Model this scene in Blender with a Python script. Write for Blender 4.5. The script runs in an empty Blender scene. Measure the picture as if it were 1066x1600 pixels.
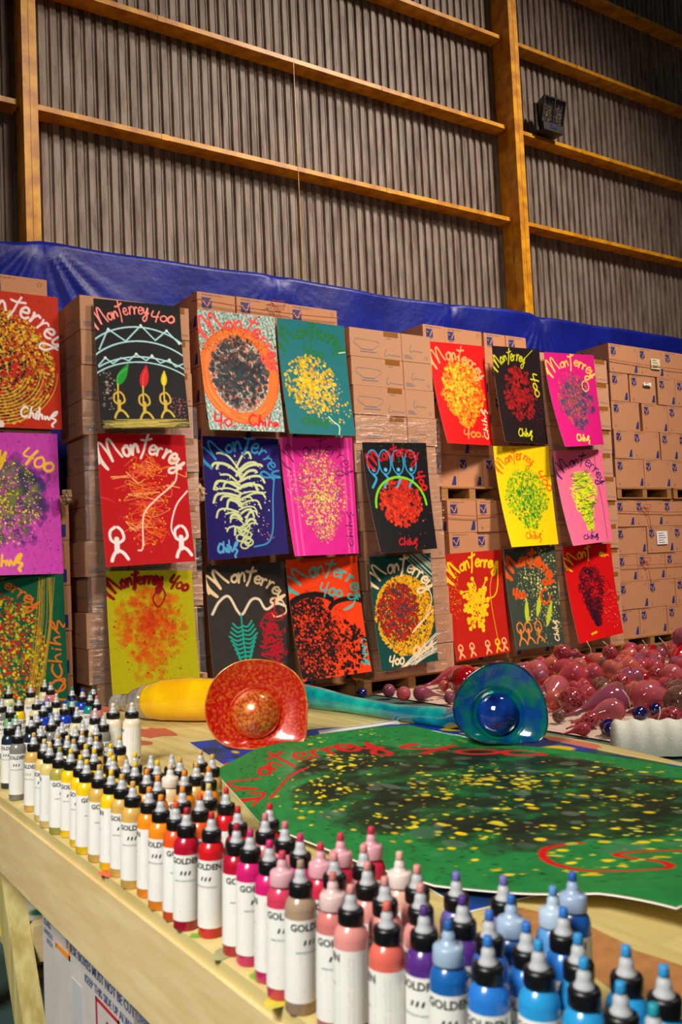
import bpy, bmesh, math, random
import numpy as np
from mathutils import Vector, Matrix

random.seed(7)
rng = np.random.default_rng(11)
SC = bpy.context.scene
COL = SC.collection
PI = math.pi

# ------------------------------------------------------------------ camera
CAM_Z = 1.26
YAW, PITCH, ROLL, FPX = 0.59420, 0.05694, -0.045547, 1430.9
fw = Vector((math.sin(YAW) * math.cos(PITCH), math.cos(YAW) * math.cos(PITCH), math.sin(PITCH)))
rt0 = Vector((math.cos(YAW), -math.sin(YAW), 0))
up0 = rt0.cross(fw)
rt = math.cos(ROLL) * rt0 + math.sin(ROLL) * up0
up = -math.sin(ROLL) * rt0 + math.cos(ROLL) * up0
CAM = Vector((0, 0, CAM_Z))
cd = bpy.data.cameras.new('camera')
cam = bpy.data.objects.new('camera', cd)
COL.objects.link(cam)
cam.matrix_world = Matrix(((rt.x, up.x, -fw.x, CAM.x), (rt.y, up.y, -fw.y, CAM.y), (rt.z, up.z, -fw.z, CAM.z), (0, 0, 0, 1)))
cd.sensor_fit = 'VERTICAL'
cd.sensor_height = 36
cd.lens = FPX / 1600 * 36
cd.clip_start = 0.05
cd.dof.use_dof = True
cd.dof.focus_distance = 6.5
cd.dof.aperture_fstop = 10
SC.camera = cam


def ray(x, y): return fw * FPX + rt * (x - 533) - up * (y - 800)
def onz(x, y, z): d = ray(x, y); return CAM + d * ((z - CAM.z) / d.z)
def ony(x, y, Y): d = ray(x, y); return CAM + d * (Y / d.y)
def onx(x, y, X): d = ray(x, y); return CAM + d * (X / d.x)
def proj(p):
    v = Vector(p) - CAM
    return 533 + FPX * v.dot(rt) / v.dot(fw), 800 - FPX * v.dot(up) / v.dot(fw)


# ------------------------------------------------------------------ light
SC.view_settings.view_transform = 'Standard'
SC.view_settings.look = 'None'
SC.view_settings.gamma = 1
SC.view_settings.exposure = 0.0
w = bpy.data.worlds.new('world'); SC.world = w
w.use_nodes = True
w.node_tree.nodes['Background'].inputs[0].default_value = (1.0, 0.86, 0.72, 1)
w.node_tree.nodes['Background'].inputs[1].default_value = 0.035


def area(name, loc, target, size, power, color, spread=180):
    l = bpy.data.lights.new(name, 'AREA'); l.shape = 'SQUARE'; l.size = size; l.energy = power; l.color = color
    l.spread = math.radians(spread)
    o = bpy.data.objects.new(name, l); COL.objects.link(o); o.location = loc
    o.rotation_euler = (Vector(target) - Vector(loc)).to_track_quat('-Z', 'Y').to_euler()
    return o


area('hall_light_key', (11.0, 0.6, 13.0), (6.6, 8.2, 0.6), 1.6, 510, (1.0, 0.87, 0.74), 78)
area('hall_light_left', (4.2, 0.2, 10.5), (4.0, 8.2, 1.0), 1.4, 132, (1.0, 0.87, 0.72), 80)
area('table_light', (-1.6, 0.2, 3.4), (0.9, 1.6, 0.8), 1.0, 112, (1.0, 0.95, 0.86), 140)

# ------------------------------------------------------------------ helpers
def lin(c):
    return tuple(((v / 255) / 12.92 if v / 255 <= 0.04045 else ((v / 255 + 0.055) / 1.055) ** 2.4) for v in c)


def nodes_of(name):
    m = bpy.data.materials.new(name); m.use_nodes = True
    nt = m.node_tree; b = nt.nodes['Principled BSDF']
    return m, nt, b


def mat(name, rgb, rough=0.6, metal=0.0, noise=0.0, scale=20, bump=0.0, rgb2=None, stretch=None, spec=0.5, trans=0.0, coat=0.0, detail=4, contrast=(0.35, 0.65), bscale=None):
    m, nt, b = nodes_of(name)
    c = lin(rgb)
    b.inputs['Base Color'].default_value = (*c, 1)
    b.inputs['Roughness'].default_value = rough
    b.inputs['Metallic'].default_value = metal
    b.inputs['Specular IOR Level'].default_value = spec
    b.inputs['Transmission Weight'].default_value = trans
    b.inputs['Coat Weight'].default_value = coat
    tc = nt.nodes.new('ShaderNodeTexCoord')
    mp = nt.nodes.new('ShaderNodeMapping'); nt.links.new(tc.outputs['Object'], mp.inputs[0])
    if stretch: mp.inputs['Scale'].default_value = stretch
    n = nt.nodes.new('ShaderNodeTexNoise'); n.inputs['Scale'].default_value = scale; n.inputs['Detail'].default_value = detail
    nt.links.new(mp.outputs[0], n.inputs['Vector'])
    r = nt.nodes.new('ShaderNodeValToRGB')
    r.color_ramp.elements[0].position = contrast[0]; r.color_ramp.elements[1].position = contrast[1]
    c2 = lin(rgb2) if rgb2 else tuple(v * (1 - noise) for v in c)
    r.color_ramp.elements[0].color = (*c2, 1); r.color_ramp.elements[1].color = (*c, 1)
    nt.links.new(n.outputs['Fac'], r.inputs[0]); nt.links.new(r.outputs[0], b.inputs['Base Color'])
    if bump:
        bp = nt.nodes.new('ShaderNodeBump'); bp.inputs['Strength'].default_value = bump; bp.inputs['Distance'].default_value = 0.01
        if bscale:
            n2 = nt.nodes.new('ShaderNodeTexNoise'); n2.inputs['Scale'].default_value = bscale; nt.links.new(mp.outputs[0], n2.inputs['Vector'])
            nt.links.new(n2.outputs['Fac'], bp.inputs['Height'])
        else:
            nt.links.new(n.outputs['Fac'], bp.inputs['Height'])
        nt.links.new(bp.outputs[0], b.inputs['Normal'])
    return m


def tag(o, label=None, cat=None, group=None, kind=None):
    if label: o['label'] = label
    if cat: o['category'] = cat
    if group: o['group'] = group
    if kind: o['kind'] = kind
    return o


def empty(name, loc=(0, 0, 0), label=None, cat=None, group=None):
    o = bpy.data.objects.new(name, None); COL.objects.link(o); o.location = loc
    o.empty_display_size = 0.05
    return tag(o, label, cat, group)


def link(name, me, parent=None):
    o = bpy.data.objects.new(name, me); COL.objects.link(o)
    if parent: o.parent = parent
    return o


class MB:
    def __init__(s): s.v = []; s.f = []; s.m = []; s.sm = []
    def add(s, vs, fs, m=0, smooth=False):
        k = len(s.v); s.v += [tuple(v) for v in vs]
        s.f += [tuple(i + k for i in f) for f in fs]; s.m += [m] * len(fs); s.sm += [smooth] * len(fs)
        return s
    def box(s, x0, x1, y0, y1, z0, z1, m=0):
        vs = [(x0, y0, z0), (x1, y0, z0), (x1, y1, z0), (x0, y1, z0), (x0, y0, z1), (x1, y0, z1), (x1, y1, z1), (x0, y1, z1)]
        return s.add(vs, [(0, 3, 2, 1), (4, 5, 6, 7), (0, 1, 5, 4), (1, 2, 6, 5), (2, 3, 7, 6), (3, 0, 4, 7)], m)
    def lathe(s, prof, n=24, m=0, smooth=True, cap=True):
        vs = []; fs = []
        for r, z in prof:
            for i in range(n):
                a = 2 * PI * i / n; vs.append((r * math.cos(a), r * math.sin(a), z))
        for j in range(len(prof) - 1):
            for i in range(n):
                a, b = j * n + i, j * n + (i + 1) % n
                fs.append((a, b, b + n, a + n))
        s.add(vs, fs, m, smooth)
        if cap:
            k = len(s.v) - len(vs)
            s.f.append(tuple(k + i for i in reversed(range(n)))); s.m.append(m); s.sm.append(False)
            k2 = k + (len(prof) - 1) * n
            s.f.append(tuple(k2 + i for i in range(n))); s.m.append(m); s.sm.append(False)
        return s
    def tube(s, pts, r, n=6, m=0):
        pts = [Vector(p) for p in pts]; vs = []; fs = []
        for i, p in enumerate(pts):
            t = (pts[min(i + 1, len(pts) - 1)] - pts[max(i - 1, 0)]).normalized()
            a = t.cross(Vector((0, 0, 1)))
            if a.length < 0.01: a = t.cross(Vector((1, 0, 0)))
            a.normalize(); b = t.cross(a)
            rr = r[i] if isinstance(r, (list, tuple)) else r
            for k in range(n):
                q = p + (a * math.cos(2 * PI * k / n) + b * math.sin(2 * PI * k / n)) * rr
                vs.append(tuple(q))
        for i in range(len(pts) - 1):
            for k in range(n):
                fs.append((i * n + k, i * n + (k + 1) % n, (i + 1) * n + (k + 1) % n, (i + 1) * n + k))
        fs.append(tuple(reversed(range(n)))); fs.append(tuple((len(pts) - 1) * n + k for k in range(n)))
        return s.add(vs, fs, m, True)
    def mesh(s, name, mats):
        me = bpy.data.meshes.new(name); me.from_pydata(s.v, [], s.f)
        for q in mats: me.materials.append(q)
        me.polygons.foreach_set('material_index', s.m); me.polygons.foreach_set('use_smooth', s.sm)
        me.update(); return me
    def build(s, name, mats, parent=None):
        return link(name, s.mesh(name, mats if isinstance(mats, (list, tuple)) else [mats]), parent)


_tx = {}
def text_geo(t, bold=0.0):
    """verts/faces of a line of block lettering, cap height about 1, starting at x = 0"""
    if (t, bold) in _tx: return _tx[(t, bold)]
    c = bpy.data.curves.new('lettering', 'FONT'); c.body = t; c.size = 1.4; c.resolution_u = 2; c.offset = bold
    o = bpy.data.objects.new('lettering', c); COL.objects.link(o)
    bpy.context.view_layer.update()
    me = bpy.data.meshes.new_from_object(o.evaluated_get(bpy.context.evaluated_depsgraph_get()))
    vs = [tuple(v.co) for v in me.vertices]; fs = [tuple(p.vertices) for p in me.polygons]
    bpy.data.objects.remove(o); bpy.data.curves.remove(c); bpy.data.meshes.remove(me)
    _tx[(t, bold)] = (vs, fs); return vs, fs


# ------------------------------------------------------------------ materials
M = {}
M['card'] = mat('cardboard', (196, 138, 100), 0.75, noise=0.14, scale=60, bump=0.05, spec=0.2)
M['card_a'] = mat('cardboard_pale', (194, 144, 110), 0.75, noise=0.12, scale=60, bump=0.05, spec=0.2)
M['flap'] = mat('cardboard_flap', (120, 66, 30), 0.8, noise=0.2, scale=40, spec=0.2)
M['ink'] = mat('navy_print', (38, 46, 120), 0.6, noise=0.15, scale=80)
M['ink_light'] = mat('faded_blue_print', (112, 116, 140), 0.7, noise=0.2, scale=60)
M['ink_text'] = mat('small_print', (88, 72, 96), 0.7, noise=0.2, scale=60)
M['tape'] = mat('brown_tape', (150, 92, 34), 0.35, noise=0.15, scale=30)
M['wood'] = mat('pallet_wood', (176, 122, 66), 0.8, noise=0.35, scale=9, stretch=(1, 8, 14), bump=0.2)
M['paint_y'] = mat('yellow_steel_paint', (232, 164, 8), 0.42, noise=0.45, scale=6, bump=0.08, rgb2=(186, 116, 6), detail=8)
M['steel'] = mat('corrugated_sheet', (144, 130, 118), 0.6, metal=0.1, rgb2=(100, 80, 70), scale=5, stretch=(3.2, 1, 0.5), bump=0.25, detail=9, contrast=(0.3, 0.62))
M['floor'] = mat('worn_floor', (56, 88, 82), 0.75, noise=0.3, scale=3, detail=8, bump=0.1)
M['sheetcard'] = mat('corrugated_card_sheet', (206, 182, 166), 0.8, rgb2=(166, 138, 124), scale=5, stretch=(26, 0.5, 1), bump=0.3)
M['ply'] = mat('plywood_top', (214, 196, 132), 0.55, rgb2=(196, 172, 104), scale=7, stretch=(6, 0.5, 1), bump=0.12, detail=6)
M['pine'] = mat('pine_board', (228, 206, 154), 0.6, rgb2=(218, 190, 134), scale=5, stretch=(1, 1.2, 9), bump=0.12, detail=6)
M['pine2'] = mat('pine_post', (214, 200, 134), 0.6, rgb2=(184, 164, 96), scale=3, stretch=(14, 14, 0.8), bump=0.3, detail=6)
M['black'] = mat('black_plastic', (14, 14, 16), 0.35, noise=0.2, scale=50)
M['grey'] = mat('dark_grey_metal', (44, 42, 42), 0.5, noise=0.3, scale=20)
M['white'] = mat('white_paper', (236, 236, 232), 0.6, noise=0.04, scale=30)
M['carton_w'] = mat('grey_white_carton', (214, 206, 202), 0.6, noise=0.1, scale=12)
M['red_string'] = mat('red_twine', (170, 40, 34), 0.7, noise=0.2, scale=90)


def tarp_mat():
    m, nt, b = nodes_of('blue_tarpaulin')
    b.inputs['Roughness'].default_value = 0.42
    b.inputs['Specular IOR Level'].default_value = 0.32
    tc = nt.nodes.new('ShaderNodeTexCoord')
    n = nt.nodes.new('ShaderNodeTexNoise'); n.inputs['Scale'].default_value = 2.2; n.inputs['Detail'].default_value = 8
    nt.links.new(tc.outputs['Object'], n.inputs['Vector'])
    r = nt.nodes.new('ShaderNodeValToRGB')
    r.color_ramp.elements[0].position = .3; r.color_ramp.elements[1].position = .72
    r.color_ramp.elements[0].color = (*lin((4, 16, 110)), 1); r.color_ramp.elements[1].color = (*lin((10, 30, 146)), 1)
    nt.links.new(n.outputs['Fac'], r.inputs[0]); nt.links.new(r.outputs[0], b.inputs['Base Color'])
    n2 = nt.nodes.new('ShaderNodeTexNoise'); n2.inputs['Scale'].default_value = 7; n2.inputs['Detail'].default_value = 6
    nt.links.new(tc.outputs['Object'], n2.inputs['Vector'])
    bp = nt.nodes.new('ShaderNodeBump'); bp.inputs['Strength'].default_value = .2; bp.inputs['Distance'].default_value = .04
    nt.links.new(n2.outputs['Fac'], bp.inputs['Height']); nt.links.new(bp.outputs[0], b.inputs['Normal'])
    return m


M['tarp'] = tarp_mat()


def paint_mat():
    m, nt, b = nodes_of('acrylic_painting')
    a = nt.nodes.new('ShaderNodeAttribute'); a.attribute_name = 'paint'
    nt.links.new(a.outputs['Color'], b.inputs['Base Color'])
    b.inputs['Roughness'].default_value = 0.55
    b.inputs['Specular IOR Level'].default_value = 0.18
    tc = nt.nodes.new('ShaderNodeTexCoord')
    n = nt.nodes.new('ShaderNodeTexNoise'); n.inputs['Scale'].default_value = 60; n.inputs['Detail'].default_value = 5
    nt.links.new(tc.outputs['Object'], n.inputs['Vector'])
    bp = nt.nodes.new('ShaderNodeBump'); bp.inputs['Strength'].default_value = .2; bp.inputs['Distance'].default_value = .004
    nt.links.new(n.outputs['Fac'], bp.inputs['Height']); nt.links.new(bp.outputs[0], b.inputs['Normal'])
    return m


M['painting'] = paint_mat()


def film_mat():
    m, nt, b = nodes_of('clear_stretch_film')
    out = nt.nodes['Material Output']; nt.nodes.remove(b)
    tr = nt.nodes.new('ShaderNodeBsdfTransparent'); tr.inputs[0].default_value = (.96, .96, .97, 1)
    gl = nt.nodes.new('ShaderNodeBsdfGlossy'); gl.inputs['Roughness'].default_value = .16
    tc = nt.nodes.new('ShaderNodeTexCoord'); mp = nt.nodes.new('ShaderNodeMapping'); mp.inputs['Scale'].default_value = (1.2, 1, 6)
    nt.links.new(tc.outputs['Object'], mp.inputs[0])
    n = nt.nodes.new('ShaderNodeTexNoise'); n.inputs['Scale'].default_value = 4; n.inputs['Detail'].default_value = 6
    nt.links.new(mp.outputs[0], n.inputs['Vector'])
    bp = nt.nodes.new('ShaderNodeBump'); bp.inputs['Strength'].default_value = .9; bp.inputs['Distance'].default_value = .05
    nt.links.new(n.outputs['Fac'], bp.inputs['Height']); nt.links.new(bp.outputs[0], gl.inputs['Normal'])
    mx = nt.nodes.new('ShaderNodeMixShader'); mx.inputs[0].default_value = .07
    nt.links.new(tr.outputs[0], mx.inputs[1]); nt.links.new(gl.outputs[0], mx.inputs[2]); nt.links.new(mx.outputs[0], out.inputs[0])
    return m


M['film'] = film_mat()


def blown(name, core, edge, rough=.06, fac=.5, speck=None, alpha=.6, scale=30):
    """thin blown glass: tinted see-through walls, denser towards the silhouette, glossy coat"""
    m, nt, b = nodes_of(name)
    out = nt.nodes['Material Output']
    lw = nt.nodes.new('ShaderNodeLayerWeight'); lw.inputs['Blend'].default_value = fac
    cr = nt.nodes.new('ShaderNodeMix'); cr.data_type = 'RGBA'
    cr.inputs[6].default_value = (*lin(core), 1); cr.inputs[7].default_value = (*lin(edge), 1)
    nt.links.new(lw.outputs['Facing'], cr.inputs[0])
    col = cr.outputs[2]
    if speck:
        tc = nt.nodes.new('ShaderNodeTexCoord')
        n = nt.nodes.new('ShaderNodeTexNoise'); n.inputs['Scale'].default_value = scale; n.inputs['Detail'].default_value = 3
        nt.links.new(tc.outputs['Object'], n.inputs['Vector'])
        r = nt.nodes.new('ShaderNodeValToRGB'); r.color_ramp.elements[0].position = .47; r.color_ramp.elements[1].position = .6
        nt.links.new(n.outputs['Fac'], r.inputs[0])
        m2 = nt.nodes.new('ShaderNodeMix'); m2.data_type = 'RGBA'; m2.inputs[7].default_value = (*lin(speck), 1)
        nt.links.new(r.outputs[0], m2.inputs[0]); nt.links.new(col, m2.inputs[6]); col = m2.outputs[2]
    nt.links.new(col, b.inputs['Base Color'])
    b.inputs['Roughness'].default_value = rough
    b.inputs['Coat Weight'].default_value = 1; b.inputs['Coat Roughness'].default_value = .03
    tr = nt.nodes.new('ShaderNodeBsdfTransparent'); nt.links.new(col, tr.inputs[0])
    mx = nt.nodes.new('ShaderNodeMixShader')
    mr = nt.nodes.new('ShaderNodeMapRange'); mr.inputs[3].default_value = alpha; mr.inputs[4].default_value = 1
    nt.links.new(lw.outputs['Facing'], mr.inputs[0]); nt.links.new(mr.outputs[0], mx.inputs[0])
    nt.links.new(tr.outputs[0], mx.inputs[1]); nt.links.new(b.outputs[0], mx.inputs[2]); nt.links.new(mx.outputs[0], out.inputs[0])
    return m


# ------------------------------------------------------------------ building
floor = MB().box(-6, 26, -6, 9.4, -0.1, 0).build('floor', M['floor']); tag(floor, kind='structure')

pts = []
x = -5.0
PIT = 0.122
while x < 24:
    pts += [(x, 0), (x + .062, 0), (x + .074, .035), (x + .083, .035), (x + .088, .024), (x + .099, .024), (x + .104, .035), (x + .112, .035)]
    x += PIT
mb = MB(); vs = []; fs = []
for i, (px_, d) in enumerate(pts):
    vs += [(px_, 9.08 + d, 0), (px_, 9.08 + d, 13.5)]
for i in range(len(pts) - 1):
    fs.append((2 * i, 2 * i + 2, 2 * i + 3, 2 * i + 1))
mb.add(vs, fs)
wall = mb.build('wall_back', M['steel']); tag(wall, kind='structure')

tn = 0
for x0, x1 in ((-4.25, -4.1), (2.41, 2.55), (9.05, 9.21), (15.7, 15.86)):
    tn += 1
    mb = MB()
    mb.box(x0, x1, 8.70, 8.715, 0, 13)                      # flange halves, web and rear flange
    mb.box(x0, x0 + .012, 8.715, 8.84, 0, 13)
    mb.box(x1 - .012, x1, 8.715, 8.84, 0, 13)
    mb.box((x0 + x1) / 2 - .003, (x0 + x1) / 2 + .003, 8.695, 8.70, 0, 13)
    mb.box(x0 + .03, x1 - .03, 8.84, 9.07, 0, 13)
    tag(mb.build('trim_%d' % tn, M['paint_y']), kind='structure')
for z in (1.9, 3.10, 4.40, 5.90, 7.21, 8.50, 9.75, 11.0, 12.3):
    tn += 1
    mb = MB()
    for xa, xb in ((-4.1, 2.41), (2.55, 9.05), (9.21, 15.7)):
        mb.box(xa, xb, 8.86, 8.872, z - .026, z + .028)
        mb.box(xa, xb, 8.872, 9.079, z + .018, z + .028)
        mb.box(xa, xb, 8.872, 9.079, z - .026, z - .018)
    for xs in (3.9, 6.9, 10.6, 13.4):
        mb.box(xs, xs + .07, 8.854, 8.86, z - .033, z + .03)
    tag(mb.build('trim_%d' % tn, M['paint_y']), kind='structure')
tn += 1
mb = MB(); mb.box(5.60, 5.606, 8.86, 8.866, 4.6, 7.2)
tag(mb.build('trim_%d' % tn, M['paint_y']), kind='structure')

# blue tarpaulin hung along the wall behind the pallets
NX, NZ = 620, 110
X0, X1 = -3.0, 15.0
gx = np.linspace(X0, X1, NX); gz = np.linspace(0, 1, NZ)
GX, GT = np.meshgrid(gx, gz)
top = np.interp(gx, [-3, 1.2, 2.3, 2.49, 2.75, 4.0, 5.0, 5.1, 6.4, 7.5, 7.65, 9.0, 9.2, 12.2, 15], [4.2, 4.30, 4.385, 4.44, 4.43, 4.45, 4.462, 4.465, 4.44, 4.455, 4.47, 4.51, 4.49, 4.49, 4.5])
GZ = top[None, :] * (1 - GT) + 0.02 * GT
GY = np.full_like(GX, 8.56)
GY += 0.02 * np.sin(GX * 2.1 + GZ * 1.3) + 0.012 * np.sin(GX * 5.3 - GZ * 2.2 + 1)
for cx, amp, k, reach, lean in ((2.49, .045, 22, 1.3, .55), (5.08, .03, 30, .7, .5), (7.62, .03, 34, .7, .5), (9.2, .035, 30, .9, .4), (-1.2, .05, 22, 1.3, 0)):
    tz = np.interp(cx, gx, top)
    dx = GX - cx; dz = tz - GZ + 0.04
    th = np.arctan2(dx, dz); r = np.hypot(dx, dz)
    env = np.clip(r / .25, 0, 1) * np.exp(-(r / reach) ** 2)
    if lean: env = env * np.exp(-((np.abs(th) - lean) / .42) ** 2)
    GY += amp * env * np.abs(np.sin(th * k / 2)) ** 1.5 * -1
    GY += 0.05 * np.exp(-(r / .12) ** 2)
GY = np.minimum(GY, 8.66)
vs = np.stack([GX, GY, GZ], -1).reshape(-1, 3)
fs = [(j * NX + i + NX, j * NX + i + NX + 1, j * NX + i + 1, j * NX + i) for j in range(NZ - 1) for i in range(NX - 1)]
me = bpy.data.meshes.new('tarpaulin'); me.from_pydata(vs.tolist(), [], fs); me.materials.append(M['tarp'])
me.polygons.foreach_set('use_smooth', [True] * len(fs))
t = link('tarpaulin', me)
sm = t.modifiers.new('thickness', 'SOLIDIFY'); sm.thickness = .003
tag(t, 'long blue plastic tarpaulin hung along the metal wall behind the cartons', 'tarpaulin')

# floodlight standing on a girt
b0 = Vector((9.83, 8.72, 7.245))
t = empty('floodlight', b0, 'square dark floodlight with reflector standing on the yellow rail right of the post', 'floodlight')
mb = MB(); mb.box(-.20, .20, -.02, .22, .02, .13); mb.build('ballast_box', M['grey'], t)
mb = MB(); mb.box(-.07, .06, -.026, -.02, .06, .10); mb.build('name_plate', mat('blue_plate', (30, 40, 110), .4), t)
mb = MB(); mb.box(-.26, -.20, .06, .10, .02, .42); mb.build('bracket', M['grey'], t)
hd = bpy.data.objects.new('lamp_head', None); COL.objects.link(hd); hd.parent = t; hd.location = (0, .05, .32); hd.rotation_euler = (math.radians(14), 0, 0)
mb = MB()
vs = [(-.22, -.08, -.17), (.22, -.08, -.17), (.22, -.08, .19), (-.22, -.08, .19), (-.14, .14, -.12), (.14, .14, -.12), (.14, .14, .12), (-.14, .14, .12)]
mb.add(vs, [(1, 0, 4, 5), (2, 1, 5, 6), (3, 2, 6, 7), (0, 3, 7, 4), (4, 7, 6, 5)]); mb.build('housing', M['grey'], hd)
mb = MB()
for i in range(6):
    a0 = -.20 + i * .4 / 6
    mb.add([(a0, -.07, -.15), (a0 + .033, -.02, -.15), (a0 + .033, -.02, .17), (a0, -.07, .17), (a0 + .066, -.07, -.15), (a0 + .066, -.07, .17)], [(0, 1, 2, 3), (1, 4, 5, 2)])
mb.build('reflector', mat('crinkled_reflector', (170, 160, 150), .3, metal=1, bump=1, scale=30, noise=.6), hd)
mb = MB()
for q in ((-.22, .22, -.17, -.15), (-.22, .22, .17, .19), (-.22, -.2, -.15, .17), (.2, .22, -.15, .17), (-.01, .01, -.15, .17)):
    mb.box(q[0], q[1], -.1, -.08, q[2], q[3])
mb.build('glass_frame', M['grey'], hd)

# ------------------------------------------------------------------ cartons and pallets
def ribbon(pts, w):
    vs = []; fs = []
    for i in range(len(pts)):
        a = pts[max(i - 1, 0)]; b = pts[min(i + 1, len(pts) - 1)]
        dx, dy = b[0] - a[0], b[1] - a[1]; l = math.hypot(dx, dy) or 1
        nx, ny = -dy / l * w / 2, dx / l * w / 2
        vs += [(pts[i][0] + nx, pts[i][1] + ny), (pts[i][0] - nx, pts[i][1] - ny)]
    for i in range(len(pts) - 1): fs.append((2 * i, 2 * i + 1, 2 * i + 3, 2 * i + 2))
    return vs, fs


SCRIPT = [(.16, .95), (.10, 1.0), (.02, .6), (0, .2), (.08, 0), (.2, .15), (.26, .42), (.30, .1), (.36, .38), (.40, .1), (.46, .36), (.52, .1), (.60, .34), (.66, .1), (.74, .26), (.86, .16), (1.05, .2)]


def prints(mb, w, h, kind, long, place):
    def poly(ps, m, e=.0012):
        mb.add([place(u, v, e) for u, v in ps], [tuple(range(len(ps)))], m)
    def rib(ps, wd, m):
        vs, fs = ribbon(ps, wd); mb.add([place(u, v, .0012) for u, v in vs], fs, m)
    def txt(s, u, v, hh, m, bold=0):
        vs, fs = text_geo(s, bold); mb.add([place(u + a * hh, v + b * hh, .0012) for a, b, _ in vs], fs, m)
    if kind == 'B':
        s = .095
        u0 = .045; v1 = h - .045
        txt('VITROCRISA, S.A. DE C.V.', u0, h - .028, .0135, 2)
        poly([(u0, v1 - s), (u0 + s, v1 - s), (u0 + s, v1), (u0, v1)], 1)
        e = .0022
        poly([(u0 - .002, v1 - .03), (u0 + .022, v1 - .03), (u0 + .045, v1 - s + .006), (u0 + .052, v1 - s + .006), (u0 + .052, v1 - s + .024), (u0 + .045, v1 - s + .03)], 0, e)
        poly([(u0 + .045, v1 - s + .012), (u0 + .060, v1 - s + .012), (u0 + .099, v1 - .008), (u0 + .082, v1 - .008)], 0, e)
        txt('CRISA', u0 + .008, v1 - s - .022, .018, 2)
        ur = w - .028
        poly([(ur - .068, .022), (ur - .006, .022), (ur, .032), (ur, .122), (ur - .03, .122)], 1)
        if long:
            txt('B', u0 + .01, .028, .03, 2)
            rib([(w - .07, h - .07), (w - .07, h - .045), (w - .08, h - .045), (w - .06, h - .025), (w - .04, h - .045), (w - .05, h - .045), (w - .05, h - .07)], .003, 2)
    else:
        if long:
            o = [(.05, .55), (.07, .62), (.30, .60), (.36, .55), (.36, .46), (.30, .34), (.27, .27), (.15, .27), (.12, .32), (.055, .46), (.05, .55)]
            rib([(u * w / .64, v * h) for u, v in o], .004, 3)
            rib([(.14 * w / .64, .275 * h), (.28 * w / .64, .27 * h)], .009, 3)
            rib([(.12 * w / .64, .19 * h), (.32 * w / .64, .19 * h)], .008, 3)
            rib([(w * (.66 + .3 * a), h * (.1 + .24 * b)) for a, b in SCRIPT], .006, 3)
            poly([(w - .22, h - .055), (w - .04, h - .055), (w - .04, h - .003), (w - .22, h - .003)], 4)
            txt('12 PIEZAS', w - .2, h - .078, .013, 3)
        else:
            rib([(w * (.28 + .42 * a), h * (.34 + .28 * b)) for a, b in SCRIPT], .006, 3)
            for k in range(3): rib([(.03, .035 + k * .014), (.14 - .02 * k, .035 + k * .014)], .006, 3)
            txt('12', w - .085, .035, .032, 3)


_cm = {}
def carton_mesh(w, d, h, kind, side_print):
    key = (round(w, 3), round(d, 3), round(h, 3), kind, side_print)
    if key in _cm: return _cm[key]
    mb = MB()
    c = .003
    # slightly rounded box: chamfered vertical edges, closed flaps on top
    ring = [(c, 0), (w - c, 0), (w, c), (w, d - c), (w - c, d), (c, d), (0, d - c), (0, c)]
    vs = [(a, b, 0.0) for a, b in ring] + [(a, b, h - .002) for a, b in ring]
    n = 8
    mb.add(vs, [(i, (i + 1) % n, (i + 1) % n + n, i + n) for i in range(n)] + [tuple(reversed(range(n))), tuple(n + i for i in range(n))], 0)
    mb.box(.004, w - .004, .003, d / 2 - .002, h - .002, h)
    mb.box(.004, w - .004, d / 2 + .002, d - .003, h - .002, h)
    prints(mb, w, h, kind, w > .45, lambda u, v, e: (u, -e, v))
    if side_print:
        prints(mb, d, h, kind, kind == 'B' and d > .45, lambda u, v, e: (-e, d - u, v))
    me = mb.mesh('carton', [M['card'] if kind == 'B' else M['card_a'], M['ink'], M['ink_text'], M['ink_light'], M['tape']])
    _cm[key] = me
    return me


ORD = ['first', 'second', 'third', 'fourth', 'fifth', 'sixth', 'seventh', 'eighth', 'ninth', 'tenth', 'eleventh', 'twelfth']
BR = random.Random(3)
cart = {}


def rows(stack, key, x0, yf, z0, hrow, widths, nrows, kind, depth, of_what, total_rows, first_row_from_top, dx=None, side=True, gap=.004):
    """nrows rows from the bottom up; widths[i] is the row's list of carton widths (negative = a gap)"""
    out = []
    for r in range(nrows):
        xx = x0 + (dx[r] if dx else 0)
        wl = widths[r % len(widths)]
        k = 0
        cnt = sum(1 for q in wl if q > 0)
        for wd in wl:
            if wd < 0: xx -= wd; continue
            me = carton_mesh(wd - gap, depth, hrow - gap, kind, side and k == 0)
            o = link('carton', me)
            jy = BR.uniform(-.008, .008)
            o.location = (xx + BR.uniform(-.002, .002), yf + jy, z0 + r * hrow)
            rt_ = first_row_from_top + (nrows - 1 - r)
            pos = 'alone' if cnt == 1 else ('leftmost' if k == 0 else ('rightmost' if k == cnt - 1 else ORD[k] + ' from the left'))
            tag(o, '%s carton, %s, %s row down, %s' % ('blue-logo' if kind == 'B' else 'bowl-printed', pos, ORD[rt_], stack), 'carton', of_what)
            cart[(key, rt_, k)] = o
            out.append(o)
            xx += wd; k += 1
    return out


def pallet(x0, x1, yf, z0, h, label, depth=1.0):
    t = empty('pallet', ((x0 + x1) / 2, yf, z0), label, 'pallet', 'wooden pallets under the cartons')
    wx = (x1 - x0) / 2
    mb = MB(); n = 7
    for i in range(n):
        a = i * depth / n; mb.box(-wx, wx, a, a + depth / n - .035, h - .02, h)
    mb.build('deck', M['wood'], t)
    mb = MB()
    for i in (0, 2, 4): a = i * depth / 5; mb.box(-wx, wx, a, a + .1, 0, .018)
    mb.build('bottom_board', M['wood'], t)
    for xs in (-wx, -.045, wx - .09):
        mb = MB(); mb.box(xs, xs + .09, .004, depth - .05, .018, h - .02); mb.build('stringer', M['wood'], t)
    return t


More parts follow.
